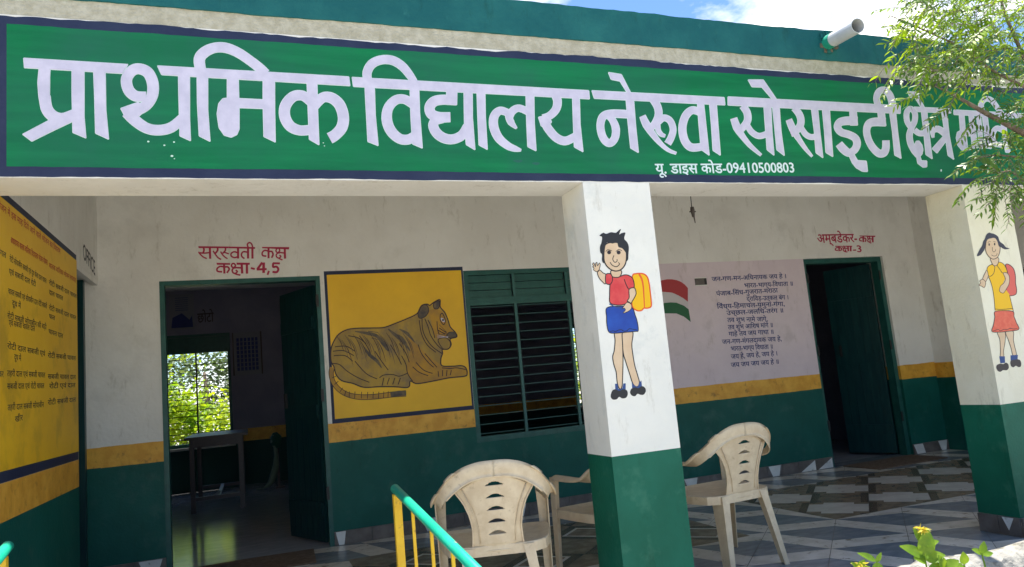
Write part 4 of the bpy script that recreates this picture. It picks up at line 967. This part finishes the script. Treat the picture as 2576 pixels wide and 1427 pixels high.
# ================================================================== objects
# door mats
def mat_obj(pts, label, z=.006):
    mb = MB(); n = len(pts)
    vs = [(p[0], p[1], .0015) for p in pts]+[(p[0], p[1], z+.006) for p in pts]
    mb.add(vs, [tuple(range(n))[::-1], tuple(range(n, 2*n))]+[(i, (i+1) % n, n+(i+1) % n, n+i) for i in range(n)], 'mat_brown')
    return tag(mb.build('door_mat'), label, 'door mat')
mat_obj([(1.80, 2.42), (2.84, 2.40), (2.86, 2.88), (2.3, 2.895), (1.86, 2.86)], 'brown door mat lying outside the left classroom doorway')
mat_obj([(7.95, 2.42), (8.85, 2.46), (8.84, 2.88), (7.93, 2.86)], 'reddish brown mat lying outside the right classroom doorway')
# plastic armchairs
def make_chair(label):
    t = thing('plastic_chair', label, 'chair', group='plastic armchairs on the verandah')
    def ysurf(x, z): return -.185-.075*(z-.37)/.40 + 1.15*x*x
    def hw(z):
        tb = [(.37, .118), (.42, .110), (.48, .106), (.54, .115), (.60, .138), (.65, .172), (.69, .20), (.74, .205)]
        for (a, p), (b, q) in zip(tb, tb[1:]):
            if z <= b: return p+(q-p)*(z-a)/(b-a)
        return tb[-1][1]
    slots = [.672, .618, .563, .508, .455]
    def lens(x, z):
        w = .040
        for zc in slots:
            if abs(x) < w:
                h = .017*(1-(x/w)**2)
                if zc < z < zc+h: return True
        return False
    nz, nx = 110, 74
    vs = []; idx = {}
    for j in range(nz+1):
        for i in range(nx+1):
            u = -1+2*i/nx
            ztop = .748-.50*(u*.2)**2*2
            z = .372+(ztop-.372)*j/nz; x = u*hw(z)
            for zc in slots:          # pull vertices onto the slot rim
                if abs(x) < .040:
                    h = .017*(1-(x/.040)**2)
                    if abs(z-zc) < .0019: z = zc
                    elif abs(z-zc-h) < .0019: z = zc+h
            emb = .0022 if (abs(u) < .78 and .41 < z < .715-.9*x*x) else 0
            vs.append(Vector((x, ysurf(x, z)-emb, z)))
    fs = []
    for j in range(nz):
        for i in range(nx):
            q = [j*(nx+1)+i, j*(nx+1)+i+1, (j+1)*(nx+1)+i+1, (j+1)*(nx+1)+i]
            c = sum((vs[k] for k in q), Vector())/4
            if lens(c.x, c.z): continue
            fs.append(tuple(q))
    mb = MB(); mb.add(vs, fs, 'plastic'); mb.build('backrest', t, smooth=True, solid=.005, shift=False)
    # panel moulding line
    mb = MB()
    for s in (-1, 1):
        mb.tube([(s*(hw(z)+.002), ysurf(hw(z), z)-.002, z) for z in [.372+.31*k/14 for k in range(15)]], .0045, 'plastic', 6)
    arc = [(-.145+.29*k/16, 0, 0) for k in range(17)]
    mb.tube([(x, ysurf(x, .712-2.2*x*x)-.004, .712-2.2*x*x) for x, _, _ in arc], .0030, 'plastic', 6)
    mb.tube([(x, ysurf(x, .385)-.004, .380+.004*math.cos(x*12)) for x in [-.115+.23*k/8 for k in range(9)]], .0042, 'plastic', 6)
    for s in (-1, 1): mb.tube([(s*.145*(1), ysurf(.145, .665)-.004, .665), (s*.105, ysurf(.1, .57)-.004, .57), (s*.082, ysurf(.08, .48)-.004, .48), (s*.078, ysurf(.08, .42)-.004, .42)], .0026, 'plastic', 6)
    mb.build('moulding', bpy.data.objects[t.children[0].name] if False else t, smooth=True, shift=False)
    # crown that sweeps into the arm rests
    for s in (-1, 1):
        path = [(0, -.264, .748, 1.0, .070), (.07, -.260, .744, 1.0, .072), (.13, -.250, .727, 1, .078), (.18, -.232, .698, 1, .086), (.222, -.205, .660, 1, .088), (.248, -.168, .628, .9, .078), (.262, -.125, .603, .65, .062), (.267, -.08, .588, .3, .050), (.267, 0, .583, .1, .046), (.264, .11, .581, 0, .046), (.258, .225, .579, 0, .046)]
        rows = []
        def cr_(k, d):
            g = lambda j: path[min(max(j, 0), len(path)-1)][d]
            return g(k-1), g(k), g(k+1), g(k+2)
        P_ = []
        for k in range(len(path)-1):
            for q in range(5):
                t_ = q/5; o_ = []
                for d in range(5):
                    p0, p1, p2, p3 = cr_(k, d)
                    if k == 0 and d == 0: p0 = -path[1][0]
                    if k == 0 and d > 0: p0 = path[1][d]
                    o_.append(.5*(2*p1+(-p0+p2)*t_+(2*p0-5*p1+4*p2-p3)*t_*t_+(-p0+3*p1-3*p2+p3)*t_**3))
                P_.append(o_)
        P_.append(list(path[-1]))
        for x, y, z, vert, w in P_:
            vert = min(1, max(0, vert))
            c = Vector((s*x, y, z))
            wv = (Vector((0, -.12, 1))*vert + Vector((s, 0, .0))*(1-vert)).normalized()
            outw = (Vector((s*x*2.2, -1+1.6*min(1, abs(x)/.26)*1.0, 0))*vert*1.0 + Vector((0, 0, 1))*(1-vert)).normalized()
            a, b = c-wv*w/2, c+wv*w/2
            rows.append([a-outw*.016*(1-vert), a, a*.75+b*.25+outw*.003, (a+b)/2+outw*.004, a*.25+b*.75+outw*.001, b-outw*.004, b-outw*.016])
        vs = [p for r in rows for p in r]; m_ = 7
        fs = [(k*m_+q, k*m_+q+1, (k+1)*m_+q+1, (k+1)*m_+q) for k in range(len(rows)-1) for q in range(m_-1)]
        mb = MB(); mb.add(vs, fs, 'plastic'); mb.build('armrest', t, smooth=True, solid=.006, shift=False)
    # seat
    ol = [(-.125, -.188), (-.17, -.178), (-.215, -.14), (-.243, -.05), (-.262, .08), (-.270, .20), (-.258, .240), (-.20, .252), (0, .256), (.20, .252), (.258, .240), (.270, .20), (.262, .08), (.243, -.05), (.215, -.14), (.17, -.178), (.125, -.188)]
    mb = MB(); n = len(ol)
    vs = [(x, y, .408-.010*(1-(x/.28)**2)*(1-((y-.03)/.24)**2)) for x, y in ol]+[(x*1.015, y*1.015, .402) for x, y in ol]+[(x*1.02, y*1.02, .362) for x, y in ol]+[(x*.97, y*.97, .362) for x, y in ol]+[(x*.8, y*.8, .398) for x, y in ol]
    fs = [tuple(4*n+k for k in range(n))]
    for r_i in range(1, 3): fs += [((r_i)*n+k, (r_i)*n+(k+1) % n, (r_i+1)*n+(k+1) % n, (r_i+1)*n+k) for k in range(n)]
    fs += [(k, (k+1) % n, n+(k+1) % n, n+k) for k in range(n)] + [(k, (k+1) % n, 4*n+(k+1) % n, 4*n+k) for k in range(n)]
    mb.add(vs, fs, 'plastic'); mb.build('seat', t, smooth=False, shift=False)
    # legs: tapered angle sections
    def leg(top, bot, wx, wy, sx, sy):
        mb = MB(); N = 6; vs = []; h = .006
        p0, p1 = Vector(top), Vector(bot)
        for k in range(N+1):
            tt = k/N; c = p0*(1-tt)+p1*tt; a = wx*(1-.38*tt**.7); b = wy*(1-.38*tt**.7)
            for x, y in ((0, 0), (-a, 0), (-a, -h), (-h, -h), (-h, -b), (0, -b)): vs.append(c+Vector((sx*x, sy*y, 0)))
        fs = [(k*6+q, k*6+(q+1) % 6, (k+1)*6+(q+1) % 6, (k+1)*6+q) for k in range(N) for q in range(6)]
        for o in (0, N*6): fs += [(o, o+1, o+2, o+3), (o, o+3, o+4, o+5)]
        mb.add(vs, fs, 'plastic')
        return mb.build('leg', t, smooth=False, shift=False)
    for s in (-1, 1):
        leg((s*.284, .248, .578), (s*.279, .272, 0), .056, .060, s, 1)
        leg((s*.160, -.196, .40), (s*.205, -.250, 0), .050, .095, s, -1)
    return t
def copy_tree(o, parent=None):
    c = o.copy(); COL.objects.link(c)
    if parent is not None: c.parent = parent
    for ch in list(o.children): copy_tree(ch, c)
    return c
c1_ = make_chair('cream plastic armchair seen from behind, left of the first pillar beside the handrail')
c2_ = copy_tree(c1_); c2_['label'] = 'cream plastic armchair mostly hidden behind the first pillar, only one arm and side showing'
c3_ = copy_tree(c1_); c3_['label'] = 'cream plastic armchair standing alone between the two pillars'
c1_.location = (3.512, .33, 0); c1_.rotation_euler = (0, 0, R(-15))
c2_.location = (4.300, .575, 0); c2_.rotation_euler = (0, 0, R(7))
c3_.location = (4.955, .60, 0); c3_.rotation_euler = (0, 0, R(6))
# handrails
def handrail(label, a, b, posts, loc):
    t = thing('handrail', label, 'handrail', loc, group='handrails beside the steps')
    mb = MB().tube([a, a+(b-a)*.5, b], .0165, 'rail_green', 14); mb.build('rail_pipe', t, smooth=True)
    for f, w, hh in posts:
        p = a+(b-a)*f
        zb0 = -.004 if p.y > -.16 else -.15 if p.y > -.62 else -.30 if p.y > -1.05 else -.45
        MB().box((p.x-w/2, p.y-w/2, zb0), (p.x+w/2, p.y+w/2, p.z-.014), 'post_yellow').build('post' if w > .02 else 'baluster', t)
    return t
ra = at(993, 1229, 1, -.3); rb = Vector((3.024, -1.0, .607)); rb = ra+(rb-ra)*1.75
handrail('green pipe handrail on yellow posts in front of the centre chair', ra, rb, [(.015, .028, 1), (.155, .010, 1), (.300, .010, 1), (.445, .010, 1), (.59, .010, 1), (.75, .028, 1), (.95, .028, 1)], (ra.x, ra.y, 0))
la = at(20, 1374, 1, -.42); lb = la+Vector((-.10, -1.2, -.36))
handrail('green pipe handrail end with yellow post at the bottom left corner', la, lb, [(.03, .022, 1), (.25, .010, 1), (.5, .010, 1), (.75, .022, 1), (.95, .022, 1)], (la.x, la.y, 0))
# bulb holder hanging from the verandah ceiling
bx_ = at(1742, 530, 1, 1.2)
t = thing('hanging_bulb_holder', 'bare bulb holder hanging on a wire behind the beam', 'bulb holder', (bx_.x, 1.2, 2.88))
MB().tube([(bx_.x, 1.2, 2.88), (bx_.x+.004, 1.2, 2.45), (bx_.x-.003, 1.2, bx_.z+.02)], .003, 'black_metal', 6).build('wire', t)
MB().tube([(bx_.x, 1.2, bx_.z+.025), (bx_.x, 1.2, bx_.z-.0), (bx_.x+.002, 1.2, bx_.z-.045)], [.013, .016, .010], 'bulb_cap', 10).build('holder', t, smooth=True)
MB().tube([(bx_.x+.006, 1.2, bx_.z-.045), (bx_.x+.010, 1.2, bx_.z-.09)], [.006, .003], 'bulb_cap', 6).box((bx_.x-.024, 1.195, bx_.z-.012), (bx_.x+.024, 1.205, bx_.z-.004), 'bulb_cap').build('broken_socket', t)
# classroom table
tx0, tx1, ty0, ty1, tz = 1.80, 2.36, 6.0, 7.35, .80
t = thing('classroom_table', 'dark wooden table standing under the far classroom window', 'table', (tx0, ty0, 0))
MB().box((tx0-.05, ty0-.05, tz), (tx1+.06, ty1+.05, tz+.03), 'wood_dark').build('table_top', t, bevel=.003)
MB().box((tx0+.05, ty0+.005, tz-.09), (tx1-.05, ty0+.03, tz), 'wood_dark').box((tx0+.01, ty0+.05, tz-.09), (tx0+.03, ty1-.05, tz), 'wood_dark').box((tx1-.03, ty0+.05, tz-.09), (tx1-.01, ty1-.05, tz), 'wood_dark').build('apron', t)
for x in (tx0, tx1-.05):
    for y in (ty0, ty1-.05): MB().box((x, y, 0), (x+.05, y+.05, tz-.0), 'wood_dark').build('leg', t)
MB().box((tx0+.05, ty0+.01, .13), (tx1-.05, ty0+.035, .17), 'wood_dark').box((tx0+.05, ty1-.04, .13), (tx1-.05, ty1-.015, .17), 'wood_dark').box((tx0+.27, ty0+.035, .13), (tx0+.31, ty1-.04, .17), 'wood_dark').build('stretcher', t)
pp = tag(MB().add([(2.02, 6.005, .1715), (2.07, 6.005, .1715), (2.11, 6.40, .1725), (2.065, 6.40, .1725)], [(0, 1, 2, 3)], 'paper').build('paper_strip', solid=.001), 'strip of white paper lying across the table stretcher', 'paper')
# green cloth and bundle by the open leaf
q0 = at(688, 1105, 1, 5.6); q1 = at(690, 1229, 2, 0.0)
cx_, cy_ = q1.x, q1.y
t = thing('draped_cloth', 'green and pale cloth draped to the floor beside the open door leaf', 'cloth', (cx_, cy_, 0))
hz = at(688, 1100, 1, cy_).z
mb = MB(); vs = []
prof = [(.02, hz+.02, .05), (.0, hz-.06, .05), (.03, hz-.14, .03), (.035, hz*.62, .035), (.02, hz*.45, .05), (-.01, hz*.3, .06), (-.05, hz*.14, .06), (-.11, .03, .05), (-.22, .012, .03)]
for x, z, w in prof: vs += [(cx_+x-w*.4, cy_-.02, z), (cx_+x, cy_-.045, z+.01), (cx_+x+w, cy_-.01, z)]
fs = [(k*3+q, k*3+q+1, (k+1)*3+q+1, (k+1)*3+q) for k in range(len(prof)-1) for q in range(2)]
mb.add(vs, fs, 'cloth_pale'); mb.build('hanging_cloth', t, smooth=True, solid=.006)
mb = MB().tube([(cx_+.04, cy_, hz+.06), (cx_+.05, cy_, hz), (cx_+.05, cy_, hz-.09), (cx_+.06, cy_, hz-.15)], [.03, .075, .07, .03], 'cloth_green', 10); mb.build('cloth_bundle', t, smooth=True)
mb = MB().box((cx_+.05, cy_+.0, 0), (cx_+.08, cy_+.03, hz-.13), 'wood_dark').box((cx_+.02, cy_-.02, 0), (cx_+.14, cy_+.10, .015), 'wood_dark'); mb.build('stand', t)
# rough curb of the flower bed
mb = MB(); rnd = random.Random(11); vs = []; N = 90
ca, cb = Vector((4.95, -.58)), Vector((8.2, -.70))
for i in range(N+1):
    c = ca+(cb-ca)*(i/N); j = lambda s=.010: rnd.uniform(-s, s)
    zt = .205+.012*math.sin(i*.35)
    vs += [(c.x, c.y+j(.006), -.45), (c.x, c.y+j(.006), zt-.03), (c.x, c.y-.015+j(.008), zt+j(.006)), (c.x, c.y-.07+j(), zt+.012+j(.007)), (c.x, c.y-.12+j(.015), zt-.004+j(.008)), (c.x, c.y-.15+j(.02), zt-.05+j(.012)), (c.x, c.y-.145, zt-.09+j(.01)), (c.x, c.y-.15, -.45)]
fs = [(i*8+k, i*8+(k+1) % 8, (i+1)*8+(k+1) % 8, (i+1)*8+k) for i in range(N) for k in range(8)]+[tuple(range(8)), tuple(N*8+k for k in range(8))[::-1]]
mb.add(vs, fs, 'concrete')
tag(mb.build('garden_curb'), 'rough cracked concrete curb of the flower bed at lower right', 'curb')
mb = MB(); vs = []
NX, NY = 40, 14
for i in range(NX+1):
    for j in range(NY+1):
        x = 4.6+3.6*i/NX; y = -.735-.9*j/NY - .03*i/NX*3.3*.3
        vs.append((x, y, .115+.02*math.sin(i*.7+j)+rnd.uniform(-.012, .012)-.10*(j/NY)**2))
mb.add(vs, [(i*(NY+1)+j, (i+1)*(NY+1)+j, (i+1)*(NY+1)+j+1, i*(NY+1)+j+1) for i in range(NX) for j in range(NY)], 'concrete')
o = mb.build('flower_bed', smooth=True); o['kind'] = 'structure'
# leafy herbs in front of the curb
def leafmesh(mb, p, d, nrm, ln, wd, m, fold=.25, droop=.25, seg=6, rnd_=random):
    d = d.normalized(); sd_ = d.cross(nrm).normalized(); nrm = sd_.cross(d).normalized()
    vs = []
    for k in range(seg+1):
        tt = k/seg; w = wd*.5*math.sin(math.pi*min(1, tt*.93+.05))**.8*(1-.35*tt) if 0 < k < seg else wd*.04
        c = p + d*(ln*tt) - nrm*(droop*ln*tt*tt)
        vs += [c+sd_*w+nrm*(w*fold), c, c-sd_*w+nrm*(w*fold)]
    mb.add(vs, [(k*3+q, k*3+q+1, (k+1)*3+q+1, (k+1)*3+q) for k in range(seg) for q in range(2)], m)
def herb(u, v, dist_y, h, leaves, flower, label, sc_=1.0):
    base = at(u, v, 1, dist_y)
    b0 = Vector((base.x, base.y, .09))
    t = thing('flowering_herb', label, 'plant', b0, group='leafy herbs in the flower bed')
    MB().tube([b0, (b0+base)/2+Vector((.01, 0, 0)), base], [.005, .004, .003], 'herb', 6).build('stem', t)
    for (ang, el, ln, wd, off) in leaves:
        d = rt*math.cos(R(ang))+Vector((0, 0, 1))*math.sin(R(ang))-fw*el
        mb = MB(); nr = (Vector((0, 0, 1))*.8-fw*.9)
        leafmesh(mb, base+Vector((0, 0, off)), d, nr, ln*sc_, wd*sc_, 'herb', .2, .15); mb.build('leaf', t, smooth=True)
    if flower:
        mb = MB(); fr = random.Random(int(u))
        c = base+Vector((.01, 0, flower))
        for k in range(26):
            d = Vector((fr.uniform(-1, 1), fr.uniform(-1, 1), fr.uniform(-.3, 1))).normalized()
            leafmesh(mb, c, d, Vector((fr.uniform(-1, 1), fr.uniform(-1, 1), .3)), fr.uniform(.016, .030), .011, 'petal', .5, .6, 4)
        mb.build('blossom', t, smooth=True)
    return t
herb(2325, 1400, -.86, .2, [(78, .2, .085, .062, 0), (150, .2, .085, .045, 0), (20, .1, .055, .03, .04), (110, .0, .05, .03, .05), (160, .6, .05, .05, -.01), (30, .6, .06, .05, -.01)], .095, 'tallest yellow green herb with a curled yellow blossom', 1.2)
herb(2205, 1415, -.90, .2, [(150, .2, .075, .032, .005), (60, .1, .04, .02, 0), (-60, .3, .05, .025, 0), (-120, .3, .05, .025, 0)], .0, 'small herb with narrow leaves, leftmost in the bed')
herb(2425, 1420, -.84, .2, [(90, .3, .05, .046, 0), (170, .5, .04, .04, -.01)], 0, 'single round leaf sprig rising in front of the curb')
herb(2470, 1393, -.82, .2, [(150, .2, .045, .032, .0), (15, .1, .045, .03, -.005), (75, .2, .05, .035, 0)], 0, 'rightmost sprig with three leaves at the curb')
herb(2160, 1432, -.92, .2, [(60, .3, .04, .03, 0), (130, .3, .04, .02, 0), (20, .2, .04, .02, 0)], .01, 'low withered yellow sprig at the bottom edge')
herb(2375, 1430, -.90, .2, [(110, .4, .06, .05, 0), (40, .4, .06, .05, 0), (165, .4, .07, .05, 0)], 0, 'dark leafy tuft below the tallest herb')
# ================================================================== neem tree
NT = thing('neem_tree', 'neem tree reaching feathery branches over the right end of the name board', 'tree', (8.6, -1.5, -.45))
MB().tube([(8.6, -1.5, -.45), (8.55, -1.45, .8), (8.5, -1.4, 1.9), (8.35, -1.3, 2.9), (8.3, -1.3, 4.2)], [.15, .12, .10, .08, .05], 'bark', 12).build('trunk', NT, smooth=True)
def branch(pts, r0, r1, nm='branch'):
    MB().tube(pts, [r0+(r1-r0)*k/(len(pts)-1) for k in range(len(pts))], 'bark', 8).build(nm, NT, smooth=True)
def px(u, v, y): return at(u, v, 1, y)
branch([(8.4, -1.3, 2.7), px(2700, 380, -.6), px(2576, 335, -.55), px(2480, 285, -.5), px(2400, 240, -.5), px(2330, 205, -.5)], .026, .003)
branch([px(2700, 380, -.6), px(2620, 240, -.6), px(2560, 110, -.65), px(2530, 40, -.7), px(2500, -60, -.7)], .014, .004)
branch([px(2620, 240, -.6), px(2500, 180, -.55), px(2400, 110, -.6), px(2290, 60, -.6), px(2240, 40, -.6)], .009, .002)
branch([px(2700, 420, -.5), px(2600, 400, -.45), px(2510, 390, -.4), px(2440, 400, -.38)], .010, .002)
branch([px(2640, 520, -.45), px(2600, 470, -.4), px(2540, 430, -.4), px(2480, 440, -.35)], .009, .002)
fol = {'neem': MB(), 'neem_young': MB()}
tw = MB()
rnd = random.Random(21)
def compound(p, d, ln, key, n=7, lf=.05):
    d = d.normalized(); nrm = (Vector((rnd.uniform(-.6, .6), rnd.uniform(-.9, .2), rnd.uniform(.1, 1)))).normalized()
    sd_ = d.cross(nrm).normalized()
    prev = p; pts = [p]
    drop = rnd.uniform(.15, .5)
    for k in range(1, n+1):
        tt = k/n; c = p + d*(ln*tt) - Vector((0, 0, 1))*(drop*ln*tt*tt); pts.append(c)
        tang = (c-prev).normalized(); prev = c
        for s in (-1, 1):
            if rnd.random() < .06: continue
            dd = (tang*.75+sd_*s*rnd.uniform(.8, 1.15)+Vector((0, 0, -rnd.uniform(.1, .5)))).normalized()
            l2 = lf*(1-.35*abs(tt-.5))*rnd.uniform(.8, 1.15); w2 = l2*.27
            n2 = (nrm+Vector((rnd.uniform(-.5, .5), rnd.uniform(-.5, .5), 0))).normalized(); s2 = dd.cross(n2).normalized()
            bend = tang*rnd.uniform(.1, .3)
            a = c; m1 = c+dd*l2*.35+bend*l2*.08; m2 = c+dd*l2*.7+bend*l2*.3; e_ = c+dd*l2*.95+bend*l2*.7-Vector((0, 0, l2*.12))
            fol[key].add([a, m1+s2*w2*.5, m1-s2*w2*.5, m2+s2*w2*.42, m2-s2*w2*.38, e_], [(0, 1, 2), (1, 3, 4, 2), (3, 5, 4)], key)
    tw.tube(pts[::2] if len(pts) > 4 else pts, .0013, 'bark', 4, cap=False)
def inreg(u, v):
    # outline of the foliage mass against sky and board
    if v < 130: lo = 2262+25*math.sin(v*.06)
    elif v < 200: lo = 2310
    elif v < 300: lo = 2370+(v-200)*1.4
    elif v < 345: lo = 2530
    elif v < 505: lo = 2468+18*math.sin(v*.07)
    else: lo = 2590
    return u > lo
cnt = 0
while cnt < 430:
    u, v = rnd.uniform(2200, 2680), rnd.uniform(-60, 520)
    if not inreg(u, v): continue
    if 200 < v < 330 and rnd.random() < .3: continue
    y = rnd.uniform(-.95, -.35) if v < 220 else rnd.uniform(-.62, -.18)
    p = px(u+25, v-10, y)
    d = Vector((-rnd.uniform(.2, 1), rnd.uniform(-.5, .35), rnd.uniform(-.55, .5)))
    key = 'neem_young' if (v < 150 and rnd.random() < .6) or rnd.random() < .12 else 'neem'
    compound(p, d, rnd.uniform(.13, .22), key, rnd.randint(5, 8), rnd.uniform(.036, .052)); cnt += 1
for _ in range(150):
    u, v = rnd.uniform(2275, 2680), rnd.uniform(-60, 190)
    compound(px(u+20, v-10, rnd.uniform(-.95, -.35)), Vector((-rnd.uniform(.2, 1), rnd.uniform(-.5, .35), rnd.uniform(-.5, .5))), rnd.uniform(.13, .2), 'neem_young' if rnd.random() < .5 else 'neem', rnd.randint(5, 8), rnd.uniform(.038, .054))
for (u, v, du, dv) in ((2240, 130, -.8, -.4), (2235, 165, -.7, -.7), (2330, 175, -1, -.2), (2300, 232, -.9, -.1), (2370, 260, -1, -.5), (2440, 282, -.9, -.8), (2330, 60, -1, .2), (2280, 95, -1, .1), (2250, 20, -1, .1), (2480, 465, -.3, -1), (2450, 440, -.9, -.3), (2470, 340, -1, -.3), (2445, 395, -1, -.2), (2340, 110, -1, .1)):
    compound(px(u+30, v, -.5), rt*du+Vector((0, 0, dv)), .17, 'neem_young' if v < 240 else 'neem', 8, .05)
for k, mb in fol.items():
    o = mb.build('foliage', NT); o['kind'] = 'stuff'
o = tw.build('twigs', NT); o['kind'] = 'stuff'
# ================================================================== garden behind the classroom
def bush(cx, cy, cz, rx, ry, rz, n, label, key, name='garden_tree', trunk=True, seed=1, ls=.11):
    rr = random.Random(seed)
    t = thing(name, label, 'tree' if name == 'garden_tree' else 'shrub', (cx, cy, -.45), group='trees behind the school')
    MB().tube([(cx, cy, -.45), (cx+.08, cy, cz*.5), (cx, cy, cz)], [.12, .08, .03], 'bark', 8).build('trunk', t, smooth=True)
    mb = MB()
    cl = [(Vector((rr.gauss(0, .45), rr.gauss(0, .45), rr.gauss(0, .45)))) for _ in range(26)]
    for _ in range(n):
        c = rr.choice(cl); q = Vector((c.x+rr.gauss(0, .17), c.y+rr.gauss(0, .17), c.z+rr.gauss(0, .17)))
        p = Vector((cx+q.x*rx, cy+q.y*ry, cz+q.z*rz))
        d = Vector((rr.uniform(-1, 1), rr.uniform(-1, 1), rr.uniform(-.8, .5))).normalized(); s_ = d.cross(Vector((rr.uniform(-1, 1), rr.uniform(-1, 1), 1))).normalized()
        l = ls*rr.uniform(.7, 1.3); w = l*.28
        mb.add([p, p+d*l*.5+s_*w, p+d*l, p+d*l*.5-s_*w], [(0, 1, 2, 3)], key)
    o = mb.build('crown', t); o['kind'] = 'stuff'
    return t
bush(1.3, 11.6, .75, 1.6, .9, 1.0, 5200, 'bright yellow green bush filling the far window', 'bush', seed=3)
bush(.1, 12.6, 1.3, 1.2, 1, 1.5, 3000, 'taller green tree at the left of the far window', 'bush', seed=5)
bush(1.5, 15.5, 2.0, 1.1, 1.0, 1.3, 3200, 'darker distant tree behind the bright bush', 'bush_dark', seed=8)
bush(.4, 16.0, 1.9, 1.2, 1.0, 1.5, 3000, 'second dark distant tree further left', 'bush_dark', seed=9)
bush(8.6, 12.0, 1.6, 1.8, 1.2, 1.7, 3000, 'green tree glimpsed through the narrow far window', 'bush', seed=12)
